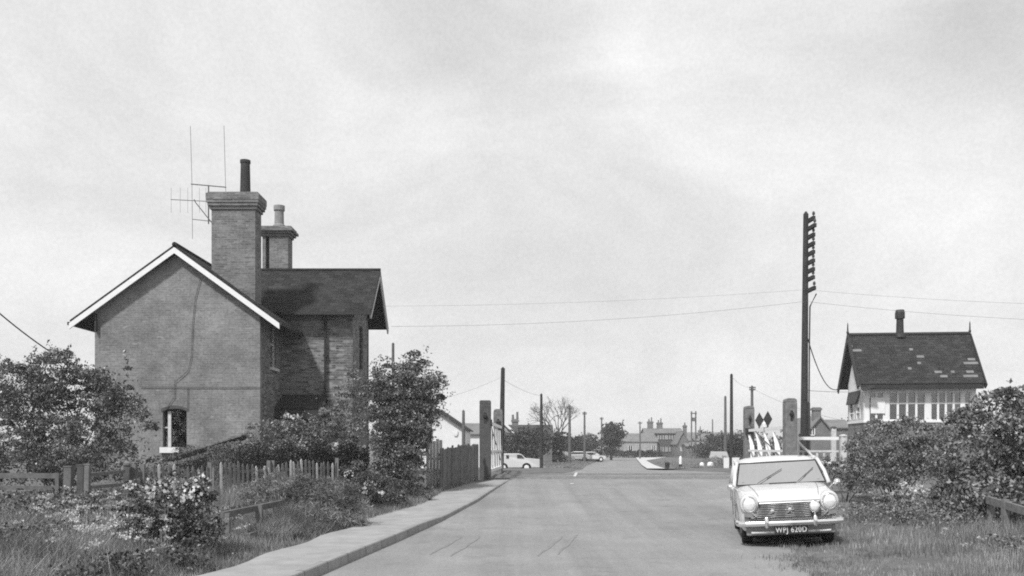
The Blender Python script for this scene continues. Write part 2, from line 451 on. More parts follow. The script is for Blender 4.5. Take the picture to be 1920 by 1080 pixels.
def strip(y0, y1, step, fl, fr, fz, nx=7):
    ys = np.arange(y0, y1 + .001, step); g = G()
    for y in ys:
        l, r = float(fl(y)), float(fr(y))
        for i in range(nx): g.v.append((l + (r - l) * i / (nx - 1), y, float(fz(y))))
    for j in range(len(ys) - 1):
        for i in range(nx - 1):
            a = j * nx + i; g.f.append((a, a + 1, a + nx + 1, a + nx))
    return g
rng0 = np.random.default_rng(3)
def ragged(y): return right_edge(y) + (.09 * math.sin(y * 1.9) + .05 * math.sin(y * 4.3 + 1) if y < 30 else 0)
struct('road', strip(-6, 230, .125, left_edge, ragged, lambda y: hump(y)), M['road'], True)
def kerb_h(y): return float(np.interp(y, [-10, 18, 20.5, 27, 30, 32.5], [.135, .135, .085, .07, .05, .012]))
struct('pavement', strip(-6, 32, .5, lambda y: pave_edge(y) - .10 + .06 * math.sin(y * 2.3), lambda y: left_edge(y) - .11, lambda y: hump(y) + kerb_h(y) - .006, 5), M['pavement'], True)
def kerb():
    g = G(); ys = np.arange(-6, 32.5, .5); n = 0
    for y in ys:
        l = float(left_edge(y)); h = float(hump(y)); k = kerb_h(y)
        for p in ((l - .115, h - .1), (l - .115, h + k - .004), (l - .108, h + k), (l - .012, h + k), (l, h + k - .014), (l + .012, h - .1)):
            g.v.append((p[0], y, p[1]))
    for j in range(len(ys) - 1):
        for i in range(5):
            a = j * 6 + i; g.f.append((a, a + 6, a + 7, a + 1))
    return g
struct('kerb', kerb(), M['kerb'])
# far pavement on the right beyond the crossing, turning the corner
struct('far_pavement', strip(56, 196, 2, lambda y: right_edge(y) + (0 if y > 60 else (60 - y) * .0), lambda y: right_edge(y) + float(np.interp(y, [56, 60, 80, 140, 196], [1.75, 1.7, 1.4, 1.2, 6.5])), lambda y: hump(y) + .10, 3), M['concrete'])
# railway: ballast beds left and right of the road, timber between the rails, four rails
RY = (33.3, 34.75, 37.2, 38.65)
g = G()
g.box(-220, -.75, 31.9, 40.3, .1, .50); g.box(9.6, 220, 31.9, 40.3, .1, .50)
struct('railway_ballast', g, M['ballast'])
g = G()
for y in RY: g.box(-220, 220, y - .03, y + .03, .42, .503)
struct('railway_rails', g, M['steel'])
g = G()
for y in RY:
    for s in (-1, 1):
        a = y + s * .24; g.box(-.5, 9.3, a - .17, a + .17, .42, .4965 if s > 0 else .494)
struct('crossing_boards', g, M['board'])
g = G()
pts = [at(1072, 906, 30.3), at(1078, 890, 36), at(1081, 884, 40)]
for a, b in ((0, 1), (1, 2)):
    p, q = pts[a], pts[b]; zp, zq = float(hump(p.y)) + .012, float(hump(q.y)) + .012
    if zq < .5 and q.y > 32: zq = .505
    if p.y > 32: zp = .505
    g.add([(p.x - .05, p.y, zp), (p.x + .06, p.y, zp), (q.x + .06, q.y, zq), (q.x - .05, q.y, zq)], [(0, 1, 2, 3)])
struct('road_marking', g, M['dirty_white'])
# dark tyre marks on the road, near the kerb and in mid lane
g = G()
for (xa, ya, xb, yb) in ((805, 1040, 865, 1008), (845, 1043, 900, 1007), (1008, 1043, 1055, 1006), (1045, 1040, 1082, 1003)):
    da, db = EYE * F / (ya - HY), EYE * F / (yb - HY)
    p, q = at(xa, ya, da), at(xb, yb, db)
    z = .0045
    for k in range(8):
        a = p.lerp(q, k / 8); b = p.lerp(q, (k + 1) / 8); a = a + Vector((.012 * math.sin(k * 1.7 + xa), 0, 0)); b = b + Vector((.012 * math.sin((k + 1) * 1.7 + xa), 0, 0)); wa, wb = [.008 + .024 * math.sin(math.pi * min(1, max(.02, f))) for f in (k / 8, (k + 1) / 8)]
        g.add([(a.x - wa, a.y, z + float(hump(a.y))), (a.x + wa, a.y, z + float(hump(a.y))), (b.x + wb, b.y, z + float(hump(b.y))), (b.x - wb, b.y, z + float(hump(b.y)))], [(0, 1, 2, 3)])
struct('road_scuffs', g, plain('tyre_scuff', .20, .9, amt=.4, scale=8))
g = G()
g.box(-3.6, 5.5, 62, 78, -.9, -.27)
struct('station_yard', g, M['pavement'])

# ================================================================== CROSSING KEEPER'S HOUSE
def house():
    X0, X1, Y0, Y1 = -13.5, -8.15, 30.2, 39.0
    zb = .2
    root = thing('crossing_house', "dark brick crossing keeper's house with white gable boards and tall chimneys beside the railway", 'house', (-10.8, 32, zb))
    ez, rz, xm = 6.05, 7.98, -10.83
    hx0, hx1, hz0, hz1 = ax(305, 30.2), ax(350, 30.2), az(838, 30.2), az(765, 30.2)
    g = G(); g.wall_x(X0, X1, Y0, Y0 + .25, zb, ez - .25, [(hx0, hx1, hz0, hz1)])
    g.prism([(X0, ez - .25), (X1, ez - .25), (X1, ez - .02), (xm, rz - .12), (X0, ez - .02)], Y0, Y0 + .25, 1)
    part('gable_wall', g, M['gable'], root)
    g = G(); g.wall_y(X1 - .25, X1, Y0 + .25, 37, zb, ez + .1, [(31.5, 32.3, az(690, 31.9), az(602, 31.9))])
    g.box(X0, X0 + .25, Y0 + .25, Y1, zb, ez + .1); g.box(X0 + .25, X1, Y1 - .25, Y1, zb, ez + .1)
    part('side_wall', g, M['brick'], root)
    # main roof: two slopes with thickness, overhanging the gable
    yo, yb = Y0 - .26, Y1 + .4; e0, e1 = -14.2, -7.46
    sl = (rz - ez) / (xm - X0); ze = rz - sl * (xm - e0) + .12
    g = G(); top = rz + .12
    g.slab([(e0, yo, ze), (xm, yo, top), (xm, yb, top), (e0, yb, ze)], .09)
    g.slab([(xm, yo, top), (e1, yo, ze), (e1, yb, ze), (xm, yb, top)], .09)
    g.tube([(xm, yo, top + .0), (xm, yb, top + .0)], .085, 8)
    rf = part('roof', g, M['slate'], root)
    # white barge boards on the near gable
    for a, b in (((e0, ze), (xm, top)), ((xm, top), (e1, ze))):
        g = G(); n = .19
        g.add([(a[0], yo - .03, a[1] - .095), (b[0], yo - .03, b[1] - .095), (b[0], yo - .03, b[1] - .095 - n), (a[0], yo - .03, a[1] - .095 - n),
               (a[0], yo + .02, a[1] - .095), (b[0], yo + .02, b[1] - .095), (b[0], yo + .02, b[1] - .095 - n), (a[0], yo + .02, a[1] - .095 - n)],
              [(3,2,1,0),(4,5,6,7),(0,1,5,4),(1,2,6,5),(2,3,7,6),(3,0,4,7)])
        part('barge_board', g, M['white'], root)
    for s, a in ((-1, e0), (1, e1)):
        g = G(); g.bar((a + s * .02, yo, ze - .1), (a + s * .02, yb, ze - .1), .1, .1)
        part('gutter', g, M['black'], root)
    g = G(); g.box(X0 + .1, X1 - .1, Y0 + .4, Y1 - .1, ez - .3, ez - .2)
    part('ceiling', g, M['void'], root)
    # the wing toward the road
    WX, WY0, WY1, wez, wrz, ym = -5.65, 33.1, 36.8, 6.2, 8.16, 34.95
    g = G(); g.wall_x(X1 - .02, WX, WY0, WY0 + .25, zb, wez + .1, [(ax(560, 33.1), ax(606, 33.1), zb, az(768, 33.1))])
    part('wing_wall', g, M['brick'], root)
    g = G(); g.wall_y(WX - .25, WX, WY0 + .25, WY1, zb, wez, [(34.55, 35.35, 4.5, 6.1)])
    g.prism([(WY0, wez), (WY1, wez), (ym, wrz - .12)], WX - .25, WX, 0)
    g.box(X1, WX, WY1 - .25, WY1, zb, wez)
    part('wing_end_wall', g, M['brick'], root)
    vx = -4.92; ysp = 2.3; k = (wrz - 6.27) / ysp
    g = G(); zt = wrz + .06; zl = zt - k * ysp
    xl = -10.4
    g.slab([(xl, ym - ysp, zl), (vx, ym - ysp, zl), (vx, ym, zt), (xl, ym, zt)], .08)
    g.slab([(xl, ym, zt), (vx, ym, zt), (vx, ym + ysp, zl), (xl, ym + ysp, zl)], .08)
    g.tube([(xl, ym, zt), (vx, ym, zt)], .07, 8)
    part('wing_roof', g, M['slate'], root)
    for s in (-1, 1):
        g = G(); a = Vector((vx - .03, ym + s * ysp, zl - .16)); b = Vector((vx - .03, ym, zt - .16)); g.bar(a, b, .05, .2)
        part('barge_board', g, M['dirty_white'], root, label='weathered grey barge board of the wing')
    g = G(); g.bar((X1 + .1, ym - ysp - .04, zl - .06), (vx, ym - ysp - .04, zl - .06), .1, .1)
    part('gutter', g, M['black'], root)
    g = G(); g.tube([(ax(610, 33.0), 32.98, zl - .1), (ax(610, 33.0), 32.98, zb)], .045, 8)
    for z in (1.6, 3.2, 4.8): g.box(ax(610, 33) - .07, ax(610, 33) + .07, 32.95, 33.1, z, z + .07)
    part('downpipe', g, M['black'], root)
    # porch canopy in the corner
    g = G(); g.slab([(X1, 32.0, 2.95), (-6.55, 32.0, 2.95), (-6.55, 33.1, 3.45), (X1, 33.1, 3.45)], .1)
    g.box(X1, -6.55, 32.0, 32.08, 2.55, 2.86)
    part('porch', g, M['dark_paint'], root)
    g = G(); g.box(ax(560, 33.1), ax(606, 33.1), 33.2, 33.26, zb, az(768, 33.1)); d = part('door', g, M['dark_paint'], root)
    g = G(); g.lathe((ax(600, 33.1), 33.17, 1.4), [(.03, -.02), (.035, .02), (.02, .05)], 10, 1); part('handle', g, M['black'], d)
    # windows
    w = thing_part_window(root, hx0, hx1, hz0, hz1, 30.2)
    g = G(); g.box(X1 - .16, X1 - .13, 31.5, 32.3, az(690, 31.9), az(602, 31.9)); w = part('window', g, M['pane'], root)
    g = G(); g.box(X1 - .2, X1 + .09, 31.42, 32.38, az(690, 31.9) - .1, az(690, 31.9)); part('sill', g, M['dirty_white'], w)
    g = G(); zz = (az(690, 31.9) + az(602, 31.9)) / 2
    for yy in (31.52, 32.28): g.box(X1 - .13, X1 - .08, yy - .03, yy + .03, az(690, 31.9), az(602, 31.9))
    g.box(X1 - .13, X1 - .08, 31.55, 32.25, zz - .03, zz + .03); part('frame', g, M['dirty_white'], w)
    g = G(); g.box(WX - .15, WX - .12, 34.55, 35.35, 4.5, 6.1); w = part('window', g, M['pane'], root)
    g = G(); g.box(WX - .12, WX - .06, 34.55, 34.62, 4.5, 6.1); g.box(WX - .12, WX - .06, 35.28, 35.35, 4.5, 6.1); g.box(WX - .12, WX - .06, 34.62, 35.28, 5.25, 5.32); part('frame', g, M['dark_paint'], w)
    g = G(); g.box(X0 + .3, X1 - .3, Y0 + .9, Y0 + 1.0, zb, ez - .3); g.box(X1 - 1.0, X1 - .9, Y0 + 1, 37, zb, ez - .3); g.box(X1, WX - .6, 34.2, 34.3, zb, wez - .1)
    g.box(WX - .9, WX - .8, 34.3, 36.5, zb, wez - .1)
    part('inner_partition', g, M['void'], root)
    # cable and pipes on the gable
    g = G()
    def wl(*p): g.tube([Vector(at(a, b, 30.16)) for a, b in p], .010, 5)
    wl((376, 520), (366, 560), (361, 610), (359, 670), (352, 695), (338, 708), (328, 716), (327, 744), (318, 757), (311, 768))
    wl((262, 725), (352, 726), (486, 726)); wl((352, 726), (352, 768))
    part('wall_cable', g, plain('lead_cable', .07, .7, amt=.2), root)
    # chimneys
    def chimney(x0, x1, y0, y1, zlow, ztop, corb, pot):
        g = G(); g.box(x0, x1, y0, y1, zlow, ztop - .55)
        for i in range(5):
            e = corb * (.35, .7, .9, 1, 1)[i]; g.box(x0 - e, x1 + e, y0 - e, y1 + e, ztop - .55 + i * .1, ztop - .45 + i * .1)
        g.box(x0 - corb * .7, x1 + corb * .7, y0 - corb * .7, y1 + corb * .7, ztop - .05, ztop)
        c = part('chimney', g, M['stack'], root)
        px, py, r, h, m = pot
        g = G(); g.lathe((px, py, ztop - .03), [(r * 1.25, 0), (r * 1.2, .1), (r * 1.05, .14), (r * .92, h * .9), (r * 1.05, h * .92), (r * 1.05, h), (r * .7, h), (r * .7, h - .3)], 16)
        part('chimney_pot', g, m, c, smooth=False); return c
    chimney(-9.98, -8.53, 31.0, 31.75, 5.6, 10.05, .15, (ax(460, 31.4), 31.4, .165, 1.22, M['soot']))
    x0, x1, y0 = ax(492, 35.2), ax(540, 35.2), 35.2
    g = G(); g.box(x0, x0 + .12, y0, y0 + .7, 7.5, 9.55); g.box(x0 + .26, x1, y0, y0 + .7, 7.5, 9.55); g.box(x0 + .12, x0 + .26, y0 + .3, y0 + .7, 7.5, 9.55)
    for i, e in enumerate((.05, .12, .2, .14)): g.box(x0 - e, x1 + e, y0 - e, y0 + .7 + e, 9.55 + i * .09, 9.64 + i * .09)
    c = part('chimney', g, M['stack'], root)
    g = G(); g.lathe((ax(523, 35.5), 35.55, 9.88), [(.25, 0), (.23, .15), (.18, .2), (.17, .68), (.21, .72), (.21, .9), (.14, .9), (.14, .6)], 16)
    part('chimney_pot', g, M['clay'], c)
    g = G(); g.box(ax(178, 30.1), ax(178, 30.1) + .05, 30.06, 30.16, 5.3, 5.9); part('wire_bracket', g, M['black'], root)
    return root

def thing_part_window(root, x0, x1, z0, z1, y):
    g = G(); g.box(x0, x1, y + .15, y + .165, z0, z1); w = part('window', g, M['pane'], root)
    g = G(); xm = x0 + (x1 - x0) * .18
    g.box(xm, xm + .1, y + .08, y + .14, z0, z1 - .1);     g.box(x0, xm, y + .085, y + .135, (z0 + z1) / 2 - .02, (z0 + z1) / 2 + .02)
    part('frame', g, M['dirty_white'], w)
    g = G(); n = 8
    for i in range(n):
        a, b = x0 - .05 + (x1 - x0 + .1) * i / n, x0 - .05 + (x1 - x0 + .1) * (i + 1) / n; zz = lambda q: z1 - .02 + .10 * (1 - ((q - (x0 + x1) / 2) / ((x1 - x0) / 2 + .05)) ** 2)
        g.prism([(a, zz(a) - .1), (b, zz(b) - .1), (b, zz(b)), (a, zz(a))], y - .012, y + .1, 1)
    part('lintel', g, M['oak_dark'], w)
    g = G(); g.box(x0 - .06, x0 + .56, y - .12, y + .14, z0 - .19, z0 - .01); part('sill', g, M['white'], w)
    return w
house()

# television aerials on the main chimney
d = 31.4
t = thing('television_aerial', 'tall H-shaped television aerial with two long upright rods above the big chimney', 'aerial', at(391, 375, d))
g = G(); g.tube([at(391, 420, d), at(391, 347, d)], .022, 6); part('mast', g, M['alu'], t)
g = G(); g.tube([at(358, 345, d), at(424, 351, d)], .02, 6); part('boom', g, M['alu'], t)
g = G(); g.tube([at(357, 236, d), at(360, 345, d), at(361, 448, d)], .0085, 5); part('rod', g, M['alu'], t)
g = G(); g.tube([at(420, 236, d), at(423, 350, d), at(424, 372, d)], .0085, 5); part('rod', g, M['alu'], t)
t = thing('television_aerial', 'smaller many-rod television aerial on a slanting arm left of the big chimney', 'aerial', at(398, 420, d))
g = G(); g.tube([at(399, 420, d), at(367, 380, d), at(364, 374, d)], .018, 6); part('mast', g, M['alu'], t)
g = G(); g.tube([at(320, 374, d), at(400, 378, d)], .014, 6); g.tube([at(361, 411, d), at(397, 415, d)], .014, 6); part('boom', g, M['alu'], t)
for px in (321, 338, 352, 374, 386):
    g = G(); g.tube([at(px, 352, d), at(px, 399, d)], .0045, 4); part('rod', g, M['alu'], t)

# lean-to shed of boards below the gable
t = thing('lean_to_shed', 'low boarded lean-to with a sloping felt roof under the house gable', 'shed', (-9.3, 28.5, gz(-9.3, 28.5)))
g = G(); a, b = ax(388, 28.5), ax(447, 28.5)
for i in range(8):
    x = a + (b - a) * i / 8; g.box(x + .005, x + (b - a) / 8 - .005, 28.5 + .01 * (i % 2), 28.56, .2, az(838 - 12 * (i + .5) / 8, 28.5))
part('board_wall', g, M['fence'], t)
g = G(); p, q = at(300, 862, 28.49), at(452, 815, 28.49)
g.slab([p, q, q + Vector((0, 1.6, 0)), p + Vector((0, 1.6, 0))], .045); part('roof', g, M['fence'], t)

# ================================================================== SIGNAL BOX
def signal_box():
    x0, x1, ye, yr, yb = 17.16, 23.06, 45.3, 47.3, 49.3
    ez, rz = 4.68, 7.3
    root = thing('signal_box', 'railway signal box with slate gable roof, finials and a long row of white windows', 'signal box', (20.14, 47.3, .4))
    root.rotation_euler = (0, 0, R(-6))
    w0, w1, wy0, wy1 = x0 + .35, x1 - .3, ye + .45, yb - .45
    zs, zt = 2.9, 4.35
    g = G(); g.box(w0, w1, wy0, wy1, 0, zs - .1); part('base_wall', g, M['stack'], root)
    g = G(); g.box(w0 - .04, w1 + .04, wy0 - .04, wy1 + .04, zs - .1, zs); part('window_ledge', g, M['white'], root)
    g = G(); g.box(w0 - .03, w1 + .03, wy0 - .03, wy0 + .12, zt, ez + .1); g.box(w0, w0 + .12, wy0 + .12, wy1, zt, ez + .1); g.box(w1 - .12, w1, wy0 + .12, wy1, zt, ez + .1); g.box(w0, w1, wy1 - .12, wy1, zs, ez + .1)
    g.box(w1 - .12, w1, wy0 + .12, wy1, zs, zt)
    part('upper_wall', g, M['white'], root)
    # gable ends
    for xx in (w0, w1 - .1):
        g = G(); g.prism([(wy0, ez + .1), (wy1, ez + .1), (yr, rz - .35)], xx, xx + .1, 0); part('gable_wall', g, M['whitewash'], root)
    # three sashes along the front, each with its own bars
    for xx in (w0, w0 + .95, w0 + 2.92, w1 - .65, w1 - .2):
        g = G(); g.box(xx, xx + (.22 if xx != w1 - .65 else .12), wy0 - .02, wy0 + .12, zs, zt); part('window_post', g, M['white'], root)
    spans = [(w0 + .22, w0 + .95, 2), (w0 + 1.17, w0 + 2.92, 4), (w0 + 3.14, w1 - .65, 4), (w1 - .53, w1 - .2, 1)]
    for a, b, n in spans:
        g = G(); g.box(a, b, wy0 + .05, wy0 + .06, zs, zt); w = part('window', g, M['pane'], root)
        g = G()
        for i in range(n + 1):
            x = a + (b - a) * i / n; g.box(max(a, x - .05), min(b, x + .05), wy0 - .005, wy0 + .05, zs, zt)
        for zz in (zs + .02, zs + .84, zt - .05): g.box(a, b, wy0 + .004, wy0 + .045, zz - .035, zz + .035)
        part('frame', g, M['white'], w)
    # left side: window with bars, and the dark boards around it
    g = G(); g.wall_y(w0, w0 + .1, wy0 + .2, wy1, zs, zt, [(wy0 + .7, wy0 + 1.4, zs + .1, zt - .75), (wy0 + 1.9, wy0 + 2.7, zs + .1, zt - .2)])
    part('side_wall', g, M['dirty_white'], root)
    for ya, yb2, za, zb2 in ((wy0 + .7, wy0 + 1.4, zs + .1, zt - .75), (wy0 + 1.9, wy0 + 2.7, zs + .1, zt - .2)):
        g = G(); g.box(w0 + .05, w0 + .06, ya, yb2, za, zb2); w = part('window', g, M['pane'], root)
        g = G(); g.box(w0 - .02, w0 + .04, ya - .06, ya + .03, za, zb2); g.box(w0 - .02, w0 + .04, yb2 - .03, yb2 + .06, za, zb2); g.box(w0 - .015, w0 + .035, ya + .03, yb2 - .03, za + .3, za + .35); part('frame', g, M['white'], w)
    g = G(); g.slab([(w0 - .16, wy0 + 1.1, 3.8), (w0, wy0 + .6, 4.45), (w0, wy1, 4.45), (w0 - .16, wy1 - .2, 3.8)], .07); part('porch', g, M['dark_paint'], root)
    # roof
    g = G(); oz = .1
    g.slab([(x0, ye, ez), (x1, ye, ez), (x1, yr, rz), (x0, yr, rz)], .08); g.slab([(x0, yr, rz), (x1, yr, rz), (x1, yb, ez), (x0, yb, ez)], .08)
    rf = part('roof', g, M['tile'], root)
    g = G(); g.tube([(x0, yr, rz + .02), (x1, yr, rz + .02)], .09, 8); part('ridge_tile', g, M['black'], rf)
    # pale replacement slates
    for (px, py, n) in ((1597, 646, 2), (1608, 655, 4), (1711, 654, 1), (1729, 668, 2), (1764, 697, 2), (1775, 705, 2), (1821, 674, 2), (1821, 681, 4), (1821, 697, 2), (1823, 705, 4), (1712, 690, 1), (1728, 680, 1), (1790, 697, 1)):
        f = (py - 625) / (718 - 625); y = yr + (ye - yr) * f; z = rz + (ez - rz) * f
        g = G(); s = F / y; wd = 6.5 / s * n
        xc = (px - CX) / s; h = .075
        for i in range(2):
            pass
        nv = Vector((0, -(rz - ez), yr - ye)).normalized() * .006; nv = Vector((0, nv.y, nv.z))
        dy, dz = h * (yr - ye) / 3.3, h * (rz - ez) / 3.3
        xa, xb = max(xc - wd / 2, x0 + .04), min(xc + wd / 2, x1 - .03)
        g.slab([Vector((xa, y - dy, z - dz)) + nv, Vector((xb, y - dy, z - dz)) + nv, Vector((xb, y + dy, z + dz)) + nv, Vector((xa, y + dy, z + dz)) + nv], .004)
        part('pale_slate', g, M['slate_pale'], rf)
    g = G(); g.box(x0 + .1, x1 - .1, ye - .08, ye + .06, ez - .27, ez - .05); g.box(x0 + .1, x1 - .1, ye + .07, ye + .5, ez - .1, ez - .07); part('gutter', g, M['black'], root)
    for xx in (x0 - .05, x1 + .01):
        for s, ya in ((1, ye), (-1, yb)):
            g = G(); g.bar((xx, ya - s * .06, ez - .17), (xx, yr, rz - .08), .06, .28); part('barge_board', g, M['black'] if s > 0 or xx > 20 else M['dark_paint'], root)
        g = G(); g.lathe((xx, yr, rz - .2), [(.05, 0), (.05, .28), (.075, .33), (.04, .42), (.03, .72), (.004, .86)], 8); part('finial', g, M['black'], root)
    g = G(); px = ax(1688, 47.3)
    g.lathe((px, 47.3, rz - .15), [(.30, 0), (.26, .17), (.19, .22), (.17, .95), (.24, .96), (.24, 1.25), (.2, 1.4), (.12, 1.4)], 14); part('chimney', g, M['black'], root)
    g = G(); g.box(w0 + .3, w0 + .98, wy0 - .07, wy0 - .04, 3.25, 4.03); part('notice_board', g, M['white'], root)
    g = G(); g.bar((x0 + .1, ye - .1, 4.42), (x0 + .65, ye - .3, 4.55), .16, .16); part('lamp', g, M['dark_paint'], root)
    # lever frame and back wall inside
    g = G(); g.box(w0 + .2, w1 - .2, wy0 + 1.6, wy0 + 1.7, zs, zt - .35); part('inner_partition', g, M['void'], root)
    g = G(); g.box(w0 + 4.0, w0 + 5.0, wy0 + .3, wy0 + .34, zs, zt - .1); part('blind', g, M['curtain'], root)
signal_box()

# ================================================================== CROSSING GATES AND POSTS
def gate_post(label, px, d, ptop, w, m):
    x = ax(px, d); z1 = az(ptop, d)
    t = thing('gate_post', label, 'gate post', (x, d, .3), 'timber gate posts of the level crossing')
    g = G(); g.box(x - w/2, x + w/2, d - w/2, d + w/2, .2, z1 - .12)
    part('shaft', g, m, t, bevel=.03)
    g = G(); c = [(x - w/2, z1 - .12), (x + w/2, z1 - .12), (x + w*.5, z1 - .01), (x + w*.4, z1 + .02), (x - w*.4, z1 + .02), (x - w*.5, z1 - .01)] if m is M['oak_dark'] else [(x - w/2, z1 - .12), (x + w/2, z1 - .12), (x + w*.44, z1 - .02), (x + w*.25, z1 + .02), (x - w*.25, z1 + .02), (x - w*.44, z1 - .02)]
    g.prism(c, d - w/2 + .01, d + w/2 - .01, 1); part('cap', g, m, t, bevel=.015)
    g = G(); g.lathe((x, d - w/2, z1 - .52), [(.075, .0), (.075, -.06), (.05, -.09)], 12, 1); g.box(x - .04, x + .04, d - w/2 - .02, d - w/2, z1 - .75, z1 - .4); part('hinge_bolt', g, M['black'], t)
    return t
gate_post('dark square gate post at the end of the board fence left of the road', 910, 32, 752, .39, M['oak_dark'])
gate_post('grey gate post half hidden behind the dark left post', 934, 40, 768, .40, M['oak'])
gate_post('tall grey gate post right of the road, behind the white car roof', 1481, 32, 748, .40, M['oak'])
gate_post('shorter grey gate post beyond the tall right one, left of the gate targets', 1404, 40, 762, .40, M['oak'])

def crossing_gate(name, label, a, b, zt, nb, lean, targets, sw=.15):
    """white gate from hinge a to free end b (x, y)"""
    t = thing(name, label, 'gate', (a[0], a[1], .5))
    A = Vector((a[0], a[1], 0)); B = Vector((b[0], b[1], 0)); z0 = .75
    U = Vector((0, 0, 1))
    g = G(); g.bar(A + U * zt, B + U * (zt - .02), .08, .11); part('top_rail', g, M['white'], t)
    g = G(); g.bar(A + U * z0, B + U * z0, .08, .11); part('bottom_rail', g, M['white'], t)
    for i in range(nb):
        f = .06 + .88 * i / (nb - 1); P = A.lerp(B, f); Q = A.lerp(B, max(0, f - lean))
        g = G(); a = P + U * (z0 + .05); b = Q + U * (zt - .16); H = b - a
        for q in range(6):
            f0, f1 = q / 6, (q + 1) / 6; bow = lambda f: Vector((.10 * math.sin(math.pi * f) if targets else 0, 0, 0)); wd = sw * (.55 + .6 * math.sin(math.pi * (f0 + f1) / 2)) if targets else sw
            g.bar(a + H * f0 + bow(f0), a + H * f1 + bow(f1), wd, .05, (0, 1, 0))
        part('slat', g, M['white'], t)
    g = G(); g.tube([A + U * (zt + .25), B + U * (z0 + .2)], .02, 6); part('tie_rod', g, M['black'], t)
    g = G(); g.bar(A + U * 1.45, B + U * 1.45, .06, .08); part('middle_rail', g, M['white'], t)
    g = G(); g.box(A.x - .14, A.x + .14, A.y - .1, A.y + .1, zt - .14, zt + .1); part('hinge_iron', g, M['black'], t)
    if targets:
        P = A.lerp(B, .46); g = G(); g.lathe((P.x, P.y, zt + .05), [(.05, 0), (.13, .02), (.14, .16), (.08, .2), (.03, .26)], 10); part('gate_lamp', g, M['white'], t)
    for f in targets:
        P = A.lerp(B, f); g = G(); zc = zt + .37
        g.lathe((P.x, P.y - .02, zc), [(.0, 0), (.0, .04)], 4, 1)
        g = G(); g.prism([(P.x - .17, zc), (P.x, zc - .31), (P.x + .17, zc), (P.x, zc + .31)], P.y - .02, P.y + .02, 1)
        g.box(P.x - .025, P.x + .025, P.y + .02, P.y + .05, zt, zc)
        part('target', g, plain('dark_red_target', .035, .6), t)
    return t
crossing_gate('crossing_gate', 'white level crossing gate with two dark diamond targets between the two right posts', (10.08, 39.7), (9.62, 32.4), 2.3, 5, .06, (.30, .52))
crossing_gate('crossing_gate', 'white level crossing gate seen end on between the two left posts', (-.83, 32.4), (-.47, 39.7), 2.45, 6, .03, (), .045)
t = thing('wicket_gate', 'white side gate with one diagonal brace right of the tall grey gate post', 'gate', (ax(1492, 33), 33, .5))
a, b = at(1494, 822, 33), at(1572, 822, 33)
g = G(); g.box(a.x - .07, a.x + .05, 32.95, 33.06, .5, az(812, 33)); part('gate_stile', g, M['white'], t)
g = G(); g.bar(a, b, .08, .11); part('top_rail', g, M['white'], t)
g = G(); g.bar(at(1494, 826, 33), at(1534, 866, 33), .06, .12, (0, -1, 0)); part('brace', g, M['white'], t)
g = G(); g.bar(at(1497, 868, 33), at(1572, 868, 33), .08, .11); part('bottom_rail', g, M['white'], t)
for k, px in enumerate((1506, 1519, 1532, 1545, 1558)):
    g = G(); g.bar(at(px, 866, 33.06), at(px, 846 - (k % 2), 33.06), .07, .03, (0, 1, 0)); part('slat', g, M['dirty_white'], t)
g = G(); g.bar(at(1497, 846, 33.05), at(1572, 846, 33.05), .05, .07); part('middle_rail', g, M['dirty_white'], t)
for px, d, top, w, lab in ((1563, 34, 803, .16, 'slim white post with a dark cap beside the white side gate'), (1581, 33.6, 818, .2, 'thick white post where the side gate ends by the bushes')):
    t = thing('white_post', lab, 'post', (ax(px, d), d, .5))
    g = G(); x = ax(px, d); g.box(x - w/2, x + w/2, d - w/2, d + w/2, .3, az(top, d)); part('shaft', g, M['dirty_white'], t, bevel=.015)
    g = G(); g.lathe((x, d, az(top, d)), [(w * .72, 0), (w * .7, .04), (w * .2, .07)], 8); part('cap', g, M['oak_dark'] if w < .18 else M['dirty_white'], t)
t = thing('crossing_lamp', 'dark signal lamp fixed beside the grey gate post left of the road', 'lamp', at(934, 812, 39.7))
for py in (795, 813):
    g = G(); p = at(935, py, 39.6); g.lathe(p, [(.07, -.12), (.11, -.1), (.11, .06), (.13, .08), (.05, .16)], 10); part('lamp_body', g, M['black'], t)
g = G(); g.bar(at(935, 820, 39.72), at(935, 790, 39.72), .04, .04); part('bracket', g, M['black'], t)

# ================================================================== TELEGRAPH POLES
def pole(label, px, d, ptop, r, m, lean=0, arms=0, group='telegraph poles along the railway and road', arm=.7):
    x = ax(px, d); zt = az(ptop, d); z0 = gz(x, d) - .3
    t = thing('telegraph_pole', label, 'pole', (x - lean, d, z0), group)
    g = G(); g.tube([(x - lean, d, z0), (x - lean * .4, d, (z0 + zt) * .5), (x, d, zt)], [r * 1.25, r * 1.08, r * .85], 10)
    g.lathe((x, d, zt), [(r * 1.0, 0), (.02, r * .9)], 8); part('shaft', g, m, t)
    for i in range(arms):
        z = zt - .25 - i * .32; g = G(); g.bar((x - arm, d - r, z), (x + arm, d - r, z), .08, .1)
        for s in (-.9, -.5, .5, .9): g.lathe((x + s * arm, d - r, z + .05), [(.02, 0), (.02, .08), (.045, .09), (.045, .17), (.02, .19)], 6)
        part('cross_arm', g, m, t)
    return t
